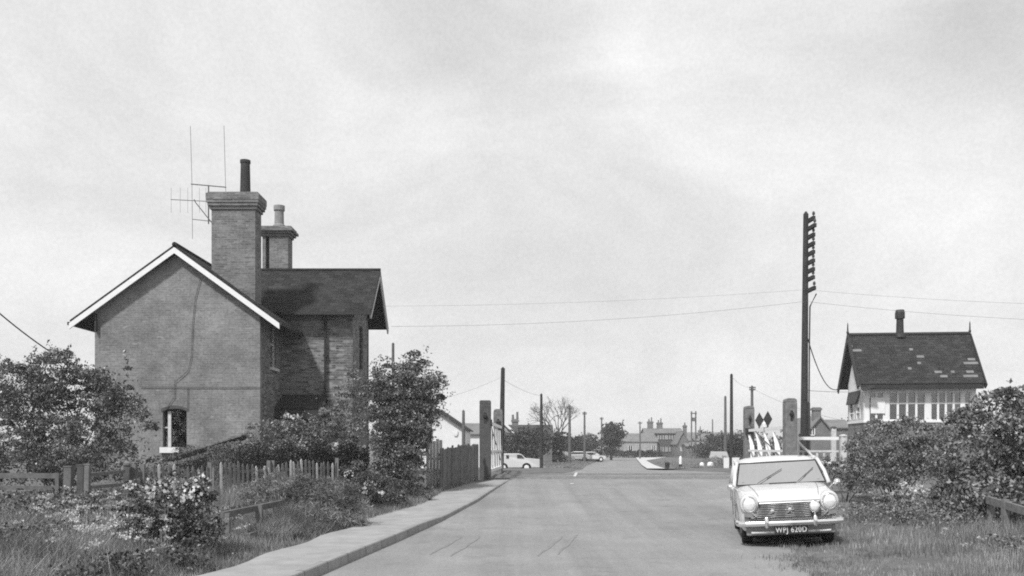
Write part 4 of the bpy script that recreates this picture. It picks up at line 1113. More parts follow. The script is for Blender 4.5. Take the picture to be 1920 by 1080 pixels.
# ================================================================== STREET FURNITURE BEYOND THE CROSSING
t = thing('bollard', 'white bollard with a black band on the grass corner', 'bollard', (ax(1276, 66), 66, gz(ax(1276, 66), 66)))
x = ax(1276, 66)
g = G(); g.lathe((x, 66, -.15), [(.10, 0), (.10, .28), (.09, .30)], 12); part('base', g, M['white'], t)
g = G(); g.lathe((x, 66, .14), [(.13, 0), (.13, .22), (.1, .24)], 12); part('band', g, M['black'], t)
g = G(); g.lathe((x, 66, .37), [(.1, 0), (.1, .42), (.06, .55), (.02, .6)], 12); part('top', g, M['white'], t)
t = thing('litter_bin', 'small black bin on the pale pavement wedge', 'bin', (ax(1250, 63), 63, .1))
x = ax(1251, 63); g = G(); g.lathe((x, 63, .05), [(.13, 0), (.16, .3), (.17, .42), (.12, .46)], 10); part('bin_body', g, M['black'], t)
g = G(); g.lathe((x, 63, .50), [(.18, 0), (.15, .06), (.03, .09)], 10); part('lid', g, M['black'], t)
for px, d, top, bot, w, lab in ((1316, 74, 867, 875, .38, 'small round topped white stone by the far verge'), (1332, 74, 866, 875, .52, 'low white block next to the grey distant car')):
    t = thing('white_stone', lab, 'stone', (ax(px, d), d, -.3)); x = ax(px, d)
    g = G(); zb = az(bot, d) - .3; g.lathe((x, d, zb), [(w * .5, 0), (w * .52, .3), (w * .45, az(top, d) - zb - .08), (w * .2, az(top, d) - zb)], 8 if w < .45 else 4); part('block', g, M['white'], t, bevel=.02)
    g = G(); g.lathe((x, d, zb), [(w * .62, -.1), (w * .6, .2)], 8); part('foot', g, M['concrete'], t)
for a, b, lab in ((1357, 1367, 'white painted board left of the thin dark pole'), (1373, 1386, 'white painted board between the thin dark pole and the car')):
    d = 56; t = thing('warning_board', lab, 'board', (ax(a, d), d, .1))
    g = G(); g.box(ax(a, d), ax(b, d), d, d + .05, .22, az(858, d)); part('board', g, M['white'], t)
    for xx in (ax(a, d) + .05, ax(b, d) - .05):
        g = G(); g.box(xx - .03, xx + .03, d + .05, d + .11, -.1, az(860, d)); part('post', g, M['white'], t)

# ================================================================== DISTANT HOUSES
def far_house(name, label, x0, x1, d, dep, z0, ez, rz, along, wall, roof, chim=(), wins=(), verge=None, cat='house', over=.25):
    t = thing(name, label, cat, ((x0 + x1) / 2, d, z0))
    g = G(); g.box(x0, x1, d, d + dep, z0 - .5, ez)
    if along == 'y': g.prism([(x0, ez), (x1, ez), ((x0 + x1) / 2, rz - .05)], d + .001, d + dep - .001, 1)
    else: g.prism([(d, ez), (d + dep, ez), (d + dep / 2, rz - .05)], x0 + .001, x1 - .001, 0)
    part('wall', g, wall, t)
    g = G(); o = over
    if along == 'y':
        xm = (x0 + x1) / 2; k = (rz - ez) / (xm - x0); zl = ez - k * o
        g.slab([(x0 - o, d - o, zl), (x0 - o, d + dep + o, zl), (xm, d + dep + o, rz), (xm, d - o, rz)][::-1], .12)
        g.slab([(xm, d - o, rz), (xm, d + dep + o, rz), (x1 + o, d + dep + o, zl), (x1 + o, d - o, zl)][::-1], .12)
        g2 = [((x0 - o, zl), (xm, rz)), ((xm, rz), (x1 + o, zl))]
    else:
        ym = d + dep / 2; k = (rz - ez) / (ym - d); zl = ez - k * o
        g.slab([(x0 - o, d - o, zl), (x1 + o, d - o, zl), (x1 + o, ym, rz), (x0 - o, ym, rz)], .12)
        g.slab([(x0 - o, ym, rz), (x1 + o, ym, rz), (x1 + o, d + dep + o, zl), (x0 - o, d + dep + o, zl)], .12)
        g2 = []
    rf = part('roof', g, roof, t)
    if verge and g2:
        for a, b in g2:
            g = G(); g.bar((a[0], d - o - .03, a[1] - .12), (b[0], d - o - .03, b[1] - .12), .05, .24); part('barge_board', g, verge, t)
    for cx, cw, zt, pots in chim:
        g = G(); cy = d + (dep / 2 if along == 'x' else 1.2)
        g.box(cx - cw/2, cx + cw/2, cy - .35, cy + .35, ez, zt); g.box(cx - cw/2 - .1, cx + cw/2 + .1, cy - .45, cy + .45, zt - .35, zt - .1); c = part('chimney', g, M['far_brick'], t)
        for i in range(pots):
            g = G(); px = cx + (i - (pots - 1) / 2) * .55; g.lathe((px, cy, zt), [(.16, 0), (.13, .5 + .35 * (i % 2)), (.15, .55 + .35 * (i % 2))], 8); part('chimney_pot', g, M['far_brick'], c)
    for wx0, wx1, wz0, wz1 in wins:
        g = G(); g.box(wx0, wx1, d - .04, d + .02, wz0, wz1); w = part('window', g, M['pane_far'], t)
        g = G(); n = max(2, int((wx1 - wx0) / .7))
        for i in range(n + 1): q = wx0 + (wx1 - wx0) * i / n; g.box(q - .05, q + .05, d - .1, d - .04, wz0, wz1)
        g.box(wx0, wx1, d - .09, d - .05, wz0 - .1, wz0); part('frame', g, M['white'], w)
    return t
M['far_brick'] = plain('distant_brick', .15, .9, .1, scale=1, amt=.25)
M['far_wall'] = plain('distant_render', .30, .9, .1, scale=.8, amt=.2)
M['far_tile'] = plain('distant_tile', .17, .9, .1, scale=1, amt=.25)
M['far_dark'] = plain('distant_dark_tile', .06, .9, .1, scale=1, amt=.25)
M['pane_far'] = plain('distant_window', .04, .3, .5, amt=.2, bump=0)
d = 70
far_house('cottage', 'whitewashed cottage gable half hidden behind the tall bush', ax(772, d), ax(872, d), d, 9, -.3, az(800, d), az(766, d), 'y', M['whitewash'], M['far_dark'], wins=[(ax(852, d), ax(857, d), az(815, d), az(808, d))], verge=M['dark_paint'])
d = 84
far_house('cottage', 'low grey roofed building with a white wall between the cottage and the dark gate post', ax(868, d), ax(902, d), d, 6, -.3, az(812, d), az(792, d), 'x', M['whitewash'], M['far_tile'])
d = 100
far_house('house', 'grey house with a white edged gable behind the left gate posts', ax(915, d), ax(972, d), d, 10, -.4, az(817, d), az(789, d), 'y', M['far_wall'], M['far_dark'], verge=M['white'])
d = 112
far_house('house', 'dark roofed house with a chimney behind the white edged gable', ax(940, d), ax(1035, d), d, 8, -.4, az(818, d), az(795, d), 'x', M['far_brick'], M['far_dark'], chim=[(ax(966, d), .8, az(784, d), 2)])
d = 195
SW_ = lambda a, b, c, e: (ax(a, d), ax(b, d), az(c, d), az(e, d))
far_house('house', 'long low tiled house behind the dark hedge at the road end', ax(1170, d), ax(1232, d), d, 8, -.6, az(827, d), az(812, d), 'x', M['far_wall'], M['far_tile'], wins=[SW_(1178, 1186, 846, 836), SW_(1222, 1229, 846, 836)])
d = 200
far_house('house', 'brick house with two big chimneys and a two storey bay at the road end', ax(1212, d), ax(1282, d), d, 9, -.6, az(816, d), az(802, d), 'x', M['far_wall'], M['far_tile'], chim=[(ax(1225, d), 1.2, az(789, d), 2), (ax(1243, d), 1.2, az(791, d), 2)])
d = 197
t = thing('bay_front', 'dark two storey bay with white sashes on the brick house at the road end', 'house front', (ax(1250, d), d, -.6))
g = G(); g.box(ax(1231, d), ax(1268, d), d, d + 2.9, -1, az(814, d)); part('wall', g, plain('bay_tile', .07, .9, amt=.2), t)
g = G(); g.box(ax(1229, d), ax(1269, d), d - .3, d + 2.9, az(814, d), az(812, d)); part('roof', g, M['far_dark'], t)
for a, b, c, e in ((1234, 1248, 824, 816), (1251, 1265, 824, 816), (1234, 1248, 847, 838), (1251, 1265, 847, 838)):
    g = G(); g.box(ax(a, d), ax(b, d), d - .05, d - .01, az(c, d), az(e, d)); w = part('window', g, M['pane_far'], t)
    g = G()
    for i in range(4): q = ax(a + (b - a) * i / 3, d); g.box(q - .16, q + .16, d - .12, d - .05, az(c, d), az(e, d))
    part('frame', g, M['far_wall'], w)
d = 190
far_house('house', 'gabled brick house right of the dark bay', ax(1270, d), ax(1292, d), d, 8, -.6, az(829, d), az(808, d), 'y', M['far_brick'], M['far_tile'], chim=[(ax(1286, d), .7, az(797, d), 1)], wins=[SW_(1276, 1280, 845, 837)])
d = 185
far_house('outbuilding', 'low flat fronted brick outbuilding with a dark doorway in the far corner', ax(1288, d), ax(1312, d), d, 5, -.6, az(836, d), az(831, d), 'x', M['far_brick'], M['far_tile'], wins=[SW_(1290, 1298, 843, 834)], cat='outbuilding')
d = 230
far_house('house', 'faint terrace roof behind the far poles', ax(1290, d), ax(1400, d), d, 8, -.6, az(825, d), az(810, d), 'x', M['far_wall'], M['far_tile'], chim=[(ax(1319, d), .9, az(806, d), 1)])
d = 105
far_house('house', 'steep gabled house with a capped chimney behind the big telegraph pole', ax(1514, d), ax(1560, d), d, 8, -.2, az(807, d), az(780, d), 'y', M['far_brick'], M['far_tile'], chim=[(ax(1537, d), .85, az(763, d), 0)], wins=[(ax(1518, d), ax(1527, d), az(815, d), az(803, d))], over=.3)
far_house('house', 'lower roofed wing joined to the right of the steep gabled house', ax(1556, d), ax(1612, d), d + 2, 7, -.2, az(800, d), az(784, d), 'x', M['far_brick'], M['far_tile'])

# ================================================================== TREES AND BUSHES
def far_tree(name, label, px, d, w, top, base, n, leaf, m, seed, group=None, trunk=True):
    x = ax(px, d); z0 = gz(x, d); zt = az(top, d); zb = az(base, d)
    h = zt - zb; t = thing(name, label, 'tree', (x, d, z0), group)
    rng = np.random.default_rng(seed); ells = []
    for k in range(7):
        a = rng.random() * 6.28; q = rng.random() * .45
        ells.append((x + w * q * math.cos(a), d + w * q * math.sin(a), zb + h * (.3 + .45 * rng.random()), w * .32, w * .32, h * .28))
    ells.append((x, d, zb + h * .5, w * .42, w * .42, h * .42))
    p = crown_points(ells, n, seed, w * .09, 30, .2, n // 220, w * .18)
    leaves('crown', p, leaf, m, t, seed)
    g = G(); g.tube([(x, d, z0 - .2), (x, d, zb + h * .35)], [.04 * w + .05, .02 * w + .03], 8)
    for k in range(5):
        e = ells[k]; g.tube([(x, d, zb + h * .15), (e[0], e[1], e[2])], [.02 * w + .02, .02], 5)
    part('trunk', g, M['stem'], t)
    return t
far_tree('dark_tree', 'round dark leafy tree at the bend of the far road', 1146, 150, 4.6, 792, 858, 9000, .26, M['far_leaf'], 21)
far_tree('leafy_tree', 'bushy tree beneath the bare tree by the far poles', 1050, 116, 3.6, 806, 850, 4500, .22, M['far_leaf'], 22, 'far trees')
far_tree('leafy_tree', 'dark spreading shrub tree behind the pale van', 985, 95, 5.4, 800, 868, 11000, .2, M['far_leaf'], 23, 'far trees')
far_tree('leafy_tree', 'dark bushy tree above the distant row of parked cars', 1078, 136, 6.0, 816, 858, 5000, .24, M['far_leaf'], 28, 'far trees')
far_tree('leafy_tree', 'dark tree in front of the faint terrace roof', 1318, 175, 5.0, 822, 862, 3500, .28, M['far_leaf'], 29, 'far trees')
far_tree('leafy_tree', 'tallest bushy tree between the two thin right hand poles', 1350, 140, 5.2, 812, 864, 5000, .24, M['far_leaf'], 30, 'far trees')
far_tree('leafy_tree', 'pale loose tree left of the round dark tree', 1106, 150, 4.4, 812, 856, 4000, .24, M['far_pale'], 24, 'far trees')
far_tree('leafy_tree', 'low rounded tree between the far poles and the white boards', 1336, 130, 3.6, 832, 862, 3500, .2, M['far_leaf'], 25, 'far trees')
far_tree('leafy_tree', 'dark tree behind the thin dark pole on the right', 1378, 110, 3.0, 812, 862, 5000, .18, M['far_leaf'], 26, 'far trees')
far_tree('leafy_tree', 'dark tree just left of the shorter right gate post', 1396, 125, 3.0, 806, 862, 4000, .2, M['far_leaf'], 27, 'far trees')
# bare tree
x, d = ax(1040, 118), 118
t = thing('bare_tree', 'bare spreading tree with fine twigs beyond the pale van', 'tree', (x, d, -.5))
g = G(); tips = []; rg = random.Random(5)
g.tube([(x, d, -.8), (x + .1, d, 2.0)], [.3, .22], 8)
for k in range(6):
    a = k * 1.05; branch_tree(g, Vector((x + .1, d, 1.9)), Vector((.42 * math.cos(a), .42 * math.sin(a), .9)).normalized(), 1.9, .12, 5, rg, tips, .42, (2, 3), .1)
part('trunk', g, M['twig'], t)
p = np.array([tuple(q) for q, _ in tips]); rn = np.random.default_rng(2)
p = np.repeat(p, 3, 0) + rn.normal(size=(len(p) * 3, 3)) * .2
leaves('crown', p, .12, M['far_pale'], t, 3, aspect=.25)
# distant tree line closing the view
def tree_line(label, name, x0, x1, d, hmin, hmax, n, leaf, m, seed):
    rng = np.random.default_rng(seed); ells = []
    k = int((x1 - x0) / 5)
    for i in range(k):
        xx = x0 + (x1 - x0) * (i + rng.random()) / k; h = hmin + (hmax - hmin) * rng.random() ** 1.5
        ells.append((xx, d + rng.random() * 12, -.6 + h * .45, 3.5 + rng.random() * 2, 3, h * .5))
    p = crown_points(ells, n, seed, 1.0, 30, .2, 0, .5, -.8)
    o = leaves(name, p, leaf, m, None, seed, kind='stuff'); return o
tree_line('', 'distant_woods', -160, 330, 330, 3.5, 9, 26000, .75, M['far_leaf'], 41)
tree_line('', 'distant_shrubbery', -120, 8, 150, 4.0, 7.0, 16000, .4, M['far_leaf'], 42)
tree_line('', 'distant_thicket', 30, 110, 150, 4.5, 8.0, 12000, .4, M['far_leaf'], 43)
# hedges at the far bend
def hedge(name, label, x0, x1, d, z0, z1, th, n, leaf, m, seed, y1=None):
    rng = np.random.default_rng(seed); y1 = d if y1 is None else y1
    t = thing(name, label, 'hedge', ((x0 + x1) / 2, (d + y1) / 2, z0))
    f = rng.random(n); p = np.stack([x0 + (x1 - x0) * f, d + (y1 - d) * f + (rng.random(n) - .5) * th, z0 + (z1 - z0) * rng.random(n) ** .6 * (1 + .07 * np.sin(f * 37) + .05 * np.sin(f * 91))], 1)
    leaves('foliage', p, leaf, m, t, seed)
    g = G(); k = max(4, int(abs(x1 - x0) / .8))
    for i in range(k):
        f = (i + .5) / k; xx, yy = x0 + (x1 - x0) * f, d + (y1 - d) * f; g.tube([(xx, yy, z0 - .1), (xx + .1, yy, z0 + (z1 - z0) * .7)], [.03, .01], 5)
    part('stem', g, M['stem'], t); return t
d = 188
hedge('hedge', 'dark clipped hedge in front of the long low house at the road end', ax(1118, d), ax(1231, d), d, -.7, az(845, d), 1.2, 5000, .26, M['hedge'], 31)
hedge('hedge', 'dark garden hedge running behind the picket fence', ax(330, 25.6), ax(690, 28.2), 25.6, .1, 1.60, .8, 30000, .055, M['hedge'], 32, 28.2)
d = 140
hedge('hedge', 'low dark hedge behind the three distant parked cars', ax(1030, d), ax(1128, d), d, -.6, az(846, d), 1.0, 3500, .2, M['hedge'], 33)
d = 78
hedge('hedge', 'low hedge bank behind the white painted boards', ax(1320, d), ax(1420, d), d, -.4, az(862, d) + .25, 1.5, 3500, .11, M['bush_dark'], 34)

# big hawthorn on the left, in front of the gable
E = lambda px, py, d, rx, rz, ry=None: (ax(px, d), d, az(py, d), rx, ry or rx * .8, rz)
shrub('hawthorn_bush', 'large loose hawthorn bush with upright shoots in front of the house gable', 'bush',
      [E(60, 760, 25, 1.1, 1.1), E(150, 770, 25, 1.15, 1.1), E(20, 740, 25.4, .9, .9), E(205, 740, 25, .75, .9), E(110, 715, 25, .8, .8), E(-60, 790, 25, 1.0, 1.2), E(120, 840, 24.6, 1.5, .7), E(235, 800, 24.8, .7, .9)],
      38000, .072, M['hawthorn'], 51, .26, 90, .46, 12, per=100, fill=.3)
shrub('garden_shrub', 'dark low shrubs behind the field gate at the left edge', 'bush',
      [E(40, 870, 22.5, 1.0, .55), E(-60, 870, 22.5, .9, .6), E(140, 880, 22.8, .9, .5), E(215, 865, 23.6, .7, .6), E(300, 885, 24.4, .8, .4)], 13000, .06, M['bush_dark'], 52, .18, 10, .3, 6)
shrub('garden_shrub', 'tall dense garden bush with straggling top right of the house', 'bush',
      [E(750, 750, 27, .85, 1.2), E(785, 720, 27, .65, .9), E(728, 790, 26.8, .7, 1.0), E(770, 810, 26.8, .75, 1.0), E(812, 745, 27, .4, .7), E(742, 860, 26.6, .8, .8), E(712, 740, 27.2, .35, .6), E(755, 900, 26.4, .8, .6), E(770, 685, 27.1, .28, .4)],
      34000, .075, M['hawthorn'], 53, .25, 80, .6, 10, per=100, fill=.3)
shrub('garden_shrub', 'light leafy shrub against the lit brick wall of the wing', 'bush',
      [E(640, 790, 29.5, .75, 1.1), E(680, 745, 29.5, .55, .9), E(610, 830, 29, .7, .7), E(655, 735, 29.6, .4, .8)], 4200, .085, M['light_shrub'], 54, .2, 26, .5, 7)
shrub('garden_shrub', 'mixed pale shrub with a few white blooms below the porch', 'bush',
      [E(545, 815, 29, .7, .6), E(590, 805, 29, .6, .55), E(495, 820, 29, .6, .65), E(460, 835, 28.6, .5, .5), E(560, 845, 28.4, 1.0, .45)], 8500, .07, M['light_shrub'], 55, .17, 24, .35, 6,
      blossom=([E(605, 830, 28.5, .5, .4), E(640, 842, 28.3, .3, .3), E(540, 800, 28.8, .4, .4)], 90, .1))
shrub('flowering_bush', 'dark rounded bush topped with white blossom in the left foreground', 'bush',
      [E(320, 950, 13.4, .62, .48), E(360, 970, 13.2, .42, .42), E(290, 985, 13, .55, .42), E(335, 1010, 12.8, .55, .36)], 10000, .05, M['bush_dark'], 56, .13, 14, .2, 8,
      blossom=([E(305, 902, 13.3, .40, .12), E(355, 904, 13.2, .36, .12), E(268, 920, 13.2, .2, .12), E(335, 920, 12.8, .4, .10)], 330, .05))
shrub('flowering_bush', 'dark bush speckled with pale blooms beside the bend of the footpath', 'bush',
      [E(690, 915, 21.8, .5, .42), E(665, 900, 22.2, .45, .45), E(725, 925, 22.6, .5, .4), E(770, 925, 24.6, .5, .35)], 8500, .055, M['bush_dark'], 57, .13, 10, .25, 6,
      blossom=([E(680, 893, 21.6, .32, .12), E(700, 915, 21.4, .3, .2)], 110, .05))
# bushes on the right
shrub('roadside_bush', 'mid grey rounded bush covering the lower signal box', 'bush',
      [E(1660, 848, 24, .78, .9), E(1720, 840, 24.5, .95, .86), E(1625, 856, 24, .46, .68), E(1775, 842, 24.4, .75, .82), E(1700, 880, 23, .9, .6), E(1602, 862, 25, .26, .6), E(1640, 885, 23, .6, .55)], 34000, .058, M['bush'], 61, .27, 40, .3, 9, per=260, fill=.6)
shrub('roadside_bush', 'big coarse leaved bush filling the right edge above the timber barrier', 'bush',
      [E(1880, 830, 18.5, .85, .95), E(1835, 892, 18.2, .75, .72), E(1900, 900, 18.2, .9, .8), E(1868, 790, 19, .45, .5), E(1800, 925, 18.4, .5, .4), E(1960, 830, 18.5, .9, 1.1), E(1830, 950, 17.8, .7, .4), E(1895, 770, 18.8, .45, .45)], 23000, .085, M['bush'], 62, .28, 40, .36, 10, per=170, fill=.6)
shrub('roadside_bush', 'small low bush beside the car mirror at the foot of the hedge', 'bush',
      [E(1590, 895, 23.5, .35, .3), E(1560, 885, 26, .4, .4), E(1610, 905, 22.5, .35, .28)], 3800, .055, M['bush'], 63, .12, 8, .2, 5)
shrub('roadside_bush', 'low weedy bush with white flower heads under the right hand bushes', 'bush',
      [E(1690, 925, 20, .5, .28), E(1750, 935, 19.5, .55, .28), E(1720, 960, 18.5, .6, .25), E(1800, 965, 18, .6, .28)], 6000, .05, M['bush'], 64, .12, 12, .2, 5,
      blossom=([E(1675, 915, 19.6, .25, .15), E(1740, 945, 18.9, .35, .15), E(1715, 925, 19.3, .3, .12)], 260, .06))

# ================================================================== GRASS AND WEEDS
rg = np.random.default_rng(77)
def scatter(n, f, y0, y1, power=1.0):
    y = y0 + (y1 - y0) * rg.random(n) ** power
    l, r = f(y); x = l + (r - l) * rg.random(n); return np.stack([x, y], 1)
# right verge: short grass, longer toward the bushes
xy = scatter(75000, lambda y: (right_edge(y) - .05 + .1 * np.sin(y * 1.9), right_edge(y) + 7.5 + y * .1), 8.5, 24, 1.5)
mnz = np.sin(xy[:, 0] * 2.1 + np.sin(xy[:, 1] * 1.3)) * np.sin(xy[:, 1] * 1.7)
edge = xy[:, 0] - right_edge(xy[:, 1])
kp = (mnz + .5 * np.sin(xy[:, 0] * 5.3 + xy[:, 1] * 2.1)) > -1.15
xy, mnz, edge = xy[kp], mnz[kp], edge[kp]
blades('verge_grass', xy, np.clip(.05 + edge * .035, .05, .14) * (1 + .55 * mnz), .009, M['grass'], 1)
xy = scatter(16000, lambda y: (right_edge(y) + 2.6, right_edge(y) + 8), 14, 22, 1.2)
blades('verge_long_grass', xy, .24, .009, M['grass_dark'], 2)
n = 9000
y = 9 + 15 * rg.random(n) ** 1.3; xy = np.stack([right_edge(y) + .25 - np.abs(rg.normal(size=n)) * .28 * (.4 + np.abs(np.sin(y * 1.1) * np.sin(y * 2.7))), y], 1)
blades('verge_edge_grass', xy, .07, .008, M['grass'], 9, z=hump(y) - .01)
# left bank: rank grass
lf = lambda y: (pave_edge(y) - 8.5 - y * .1, pave_edge(y) - .12)
xy = scatter(110000, lf, 7.6, 15, 1.4)
e = pave_edge(xy[:, 1]) - xy[:, 0]
km = np.where((xy[:, 0] > -5.3) & (xy[:, 0] < -3.4) & (xy[:, 1] > 12.2) & (xy[:, 1] < 18), .55, 1.0)
blades('bank_grass', xy, km * np.clip(.06 + e * .2, .06, .42) * (1 + .35 * np.sin(xy[:, 0] * 1.7 + 2 * np.sin(xy[:, 1])) * np.sin(xy[:, 1] * 1.9)), .008, M['bank'], 3, lean=.8)
xy = scatter(38000, lambda y: (pave_edge(y) - 8, pave_edge(y) - .1), 13, 26, 1.0)
e = pave_edge(xy[:, 1]) - xy[:, 0]
km = np.where((xy[:, 0] > -5.3) & (xy[:, 0] < -3.4) & (xy[:, 1] > 12.2) & (xy[:, 1] < 18), .55, 1.0)
blades('bank_long_grass', xy, km * np.clip(.08 + e * .2, .08, .42), .012, M['grass_dark'], 4)
# the grassy mound by the footpath
a = rg.random(26000) * 6.283; r = np.sqrt(rg.random(26000))
xy = np.stack([-4.0 + .98 * r * np.cos(a), 17.4 + 1.9 * r * np.sin(a)], 1); xy = xy[xy[:, 0] < pave_edge(xy[:, 1]) - .02]
hh = np.clip(.6 * (1 - ((xy[:, 0] + 4.05) / 1.25) ** 2 - ((xy[:, 1] - 17.4) / 2.4) ** 2), .1, 1)
blades('mound_grass', xy, hh * .85, .012, M['grass_dark'], 5, lean=.95)
shrub('overgrown_mound', 'feathery grey mound of long grass spilling to the footpath edge', 'grass mound',
      [E(560, 940, 17.6, .78, .5), E(615, 955, 17.4, .62, .5), E(515, 935, 18.4, .65, .5), E(650, 985, 17.4, .4, .32), E(590, 985, 16.8, .5, .32), E(560, 990, 16.9, .35, .25)], 26000, .095, M['mound'], 58, .2, 120, .22, 4, aspect=.14, per=90)
# far verges
xy = scatter(16000, lambda y: (right_edge(y) + 1.9, right_edge(y) + 9), 56, 120, 1.6)
blades('far_verge_grass', xy, .18, .03, M['grass_dark'], 6)
xy = scatter(12000, lambda y: (left_edge(y) - 7, left_edge(y) - .1), 79, 150, 1.4)
blades('far_left_grass', xy, .18, .04, M['grass'], 7)
# footpath edge tufts below the board fence and kerb
xy = scatter(7000, lambda y: (pave_edge(y) - .5, pave_edge(y) + .02), 19, 31.5)
blades('footpath_weeds', xy, .22, .012, M['grass_dark'], 8)
# broad leaved weeds between the grass on the left
def weeds(name, boxes, n, leaf, m, seed):
    rng = np.random.default_rng(seed); out = []
    for (px, d, r, h, k) in boxes:
        x = ax(px, d); q = rng.normal(size=(k, 2)) * r * .5
        z = ground(x + q[:, 0], d + q[:, 1]); out.append(np.stack([x + q[:, 0], d + q[:, 1], z + h * rng.random(k) ** .7], 1))
    return leaves(name, np.concatenate(out), leaf, m, None, seed, kind='stuff', aspect=.6)
weeds('bank_weeds', [(20, 12.0, .6, .5, 1400), (130, 13.4, .7, .45, 1000), (230, 13.6, .6, .4, 800), (60, 15.5, 1.3, .8, 2500), (200, 16.5, 1.2, .7, 2200), (440, 17.5, .5, .4, 900), (-20, 11, .6, .6, 900), (230, 10.6, .35, .32, 700), (40, 11, .4, .45, 700), (340, 11.6, .35, .28, 500), (140, 9.8, .3, .3, 500)], 0, .05, M['bush_dark'], 71)
weeds('verge_weeds', [(1640, 19, .7, .35, 1100), (1700, 17.5, .8, .35, 1100), (1790, 16.8, .6, .3, 700), (1900, 12.5, .4, .3, 300)], 0, .05, M['bush'], 72)
# cow parsley: white umbels on thin stems
def parsley(name, spots, seed, m):
    rng = np.random.default_rng(seed); P = []; g = G()
    for (px, d, sp, h, k) in spots:
        for i in range(k):
            x = ax(px, d) + rng.normal() * sp; y = d + rng.normal() * sp * .8; z = gz(x, y); hh = h * (.5 + .5 * rng.random())
            tx, ty = x + rng.normal() * .06, y + rng.normal() * .06
            g.tube([(x, y, z), (tx, ty, z + hh)], [.006, .003], 3, caps=False)
            for j in range(rng.integers(1, 3)):
                c = np.array([tx + rng.normal() * .09, ty + rng.normal() * .09, z + hh + rng.normal() * .06])
                P.append(c + rng.normal(size=(26, 3)) * np.array([.034, .034, .014]))
    o = leaves(name, np.concatenate(P), .026, m, None, seed, kind='stuff', aspect=.9)
    st = part(name + '_stems', g, M['grass_dark'], kind='stuff'); st.name = 'parsley_stems' if 'bank' in name else 'verge_flower_stems'
parsley('bank_flowers', [(165, 12.2, .28, .8, 20), (215, 12.0, .28, .75, 24), (110, 12.6, .3, .8, 8), (265, 11.6, .2, .55, 8), (190, 10.8, .3, .5, 6), (60, 12.4, .3, .75, 4), (420, 14.2, .2, .55, 6), (95, 13.4, .12, 1.0, 4)], 81, leafy('cow_parsley', .35, .62, .3, gloss=.05))
parsley('verge_flowers', [(1670, 19.5, .35, .5, 10), (1740, 18, .4, .4, 10), (1880, 12.5, .5, .3, 3), (1740, 15, .7, .22, 3)], 82, leafy('verge_flower', .3, .55, .3, gloss=.05))

# ================================================================== LIGHT, SKY, CAMERA
SUN_AZ, SUN_EL = R(32), R(50)          # light travels to the right and away from the camera
sd = Vector((math.sin(SUN_AZ) * math.cos(SUN_EL), math.cos(SUN_AZ) * math.cos(SUN_EL), -math.sin(SUN_EL)))
sl = bpy.data.lights.new('sun', 'SUN'); sl.energy = 3.7; sl.angle = R(5.0); sl.color = (1, 1, 1)
so = bpy.data.objects.new('sun', sl); COL.objects.link(so); so.rotation_euler = sd.to_track_quat('-Z', 'Y').to_euler()

w = bpy.data.worlds.new('World'); SC.world = w; w.use_nodes = True
nt = w.node_tree; nt.nodes.clear()
def N(k, **a):
    x = nt.nodes.new(k)
    for p, q in a.items(): setattr(x, p, q)
    return x
LK = nt.links.new
out = N('ShaderNodeOutputWorld'); bg = N('ShaderNodeBackground'); LK(bg.outputs[0], out.inputs[0])
sky = N('ShaderNodeTexSky'); sky.sky_type = 'NISHITA'; sky.sun_disc = False; sky.sun_elevation = SUN_EL; sky.sun_rotation = R(180) + SUN_AZ
bw = N('ShaderNodeRGBToBW'); LK(sky.outputs[0], bw.inputs[0])
tc = N('ShaderNodeTexCoord')
mp = N('ShaderNodeMapping'); mp.inputs['Scale'].default_value = (1, 1, 2.2); LK(tc.outputs['Generated'], mp.inputs['Vector'])
def wn(scale, det, rough, dist=0, off=0):
    m2 = N('ShaderNodeMapping'); m2.inputs['Location'].default_value = (off, off * .7, off * 1.3); LK(mp.outputs[0], m2.inputs['Vector'])
    x = N('ShaderNodeTexNoise'); x.inputs['Scale'].default_value = scale; x.inputs['Detail'].default_value = det; x.inputs['Roughness'].default_value = rough; x.inputs['Distortion'].default_value = dist
    LK(m2.outputs[0], x.inputs['Vector']); return x.outputs['Fac']
def wmath(op, a, b):
    x = N('ShaderNodeMath', operation=op)
    for i, q in enumerate((a, b)):
        if hasattr(q, 'links'): LK(q, x.inputs[i])
        else: x.inputs[i].default_value = q
    return x.outputs[0]
def mr(v, a, b, c, d):
    x = N('ShaderNodeMapRange'); LK(v, x.inputs[0])
    for i, q in enumerate((a, b, c, d)): x.inputs[i + 1].default_value = q
    return x.outputs[0]
cl = mr(wn(2.6, 6, .6, .5, 3.1), .32, .68, .86, 1.12)
mp = N('ShaderNodeMapping'); LK(tc.outputs['Generated'], mp.inputs['Vector'])
fine = mr(wn(26, 5, .6, 0, 1), .3, .7, .975, 1.025)
grain = mr(wn(300, 1, .5, 0, 2), .25, .75, .96, 1.04)
cloud = wmath('MULTIPLY', wmath('MULTIPLY', cl, fine), grain)
SKY_V = 7.25                        # cloud layer radiance before the strength below
cloud = wmath('MULTIPLY', cloud, SKY_V)
def patch(px, py, rad, gain):
    v = Vector(((px - CX), F, (HY - py))).normalized()
    x = N('ShaderNodeVectorMath', operation='DISTANCE'); LK(tc.outputs['Generated'], x.inputs[0]); x.inputs[1].default_value = v
    y = N('ShaderNodeMapRange'); y.interpolation_type = 'SMOOTHERSTEP'; LK(x.outputs['Value'], y.inputs[0])
    for i, q in enumerate((0, rad, gain, 1.0)): y.inputs[i + 1].default_value = q
    return wmath('MULTIPLY', wmath('SUBTRACT', y.outputs[0], 1.0), mr(wn(4, 3, .6, 0, px * .01), .3, .7, .4, 1.4))
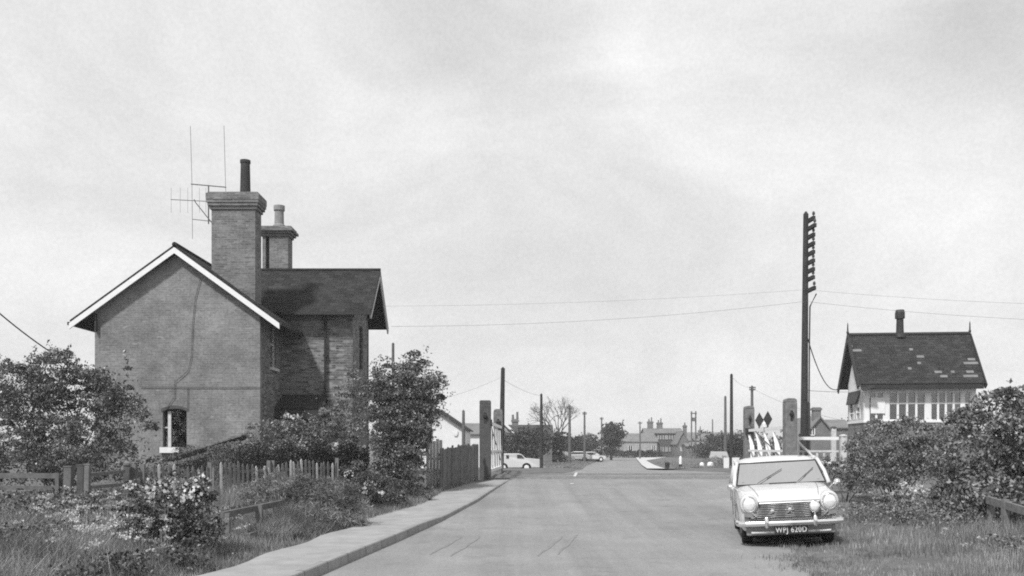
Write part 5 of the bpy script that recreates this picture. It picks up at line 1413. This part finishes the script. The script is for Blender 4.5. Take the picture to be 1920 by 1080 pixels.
for q in ((1240, 60, .22, 1.06), (1120, 110, .10, 1.04), (20, 60, .12, 1.08), (1880, 330, .16, 1.07), (1900, 40, .12, .86), (880, 30, .2, .93), (1000, 280, .2, .95), (500, 90, .2, .96), (820, 240, .07, 1.06)):
    cloud = wmath('MULTIPLY', cloud, wmath('ADD', patch(*q), 1.0))
sep = N('ShaderNodeSeparateXYZ'); LK(tc.outputs['Generated'], sep.inputs[0])
cloud = wmath('MULTIPLY', cloud, mr(sep.outputs['Z'], .0, .12, 1.07, 1.0))
cloud = wmath('MULTIPLY', cloud, mr(sep.outputs['Z'], .45, .85, 1.0, .74))       # overhead sky, out of view, dimmed to weaken ambient light against the sun
mx = N('ShaderNodeMix', data_type='FLOAT'); mx.inputs[0].default_value = .9; LK(bw.outputs[0], mx.inputs[2]); LK(cloud, mx.inputs[3])
LK(mx.outputs[0], bg.inputs[0]); bg.inputs[1].default_value = .1

# the air: far houses fade a little
g = G(); g.box(-1510, 1510, -65, 1510, -2.0, 14.0)
hz = bpy.data.materials.new('thin_haze'); hz.use_nodes = True; ht = hz.node_tree; ht.nodes.clear()
ho = ht.nodes.new('ShaderNodeOutputMaterial'); hv = ht.nodes.new('ShaderNodeVolumePrincipled')
hv.inputs['Color'].default_value = g3(.95); hv.inputs['Density'].default_value = .0009; hv.inputs['Anisotropy'].default_value = .2
ht.links.new(hv.outputs[0], ho.inputs['Volume'])
HAZE = True
if HAZE: part('haze', g, hz, kind='stuff')

cam = bpy.data.cameras.new('camera'); co = bpy.data.objects.new('camera', cam); COL.objects.link(co)
co.location = (0, 0, EYE); co.rotation_euler = (R(90), 0, 0)
cam.sensor_width = 36; cam.lens = 36 * F / 1920; cam.shift_y = (HY - 540) / 1920; cam.clip_end = 4000; cam.clip_start = .1
SC.camera = co
SC.view_settings.view_transform = 'Standard'; SC.view_settings.look = 'None'; SC.view_settings.gamma = 1; SC.view_settings.exposure = .31
SC.render.engine = 'CYCLES'
SC.cycles.filter_width = 1.9
SC.cycles.max_bounces = 6; SC.cycles.transparent_max_bounces = 12; SC.cycles.volume_bounces = 0
SC.cycles.use_denoising = False
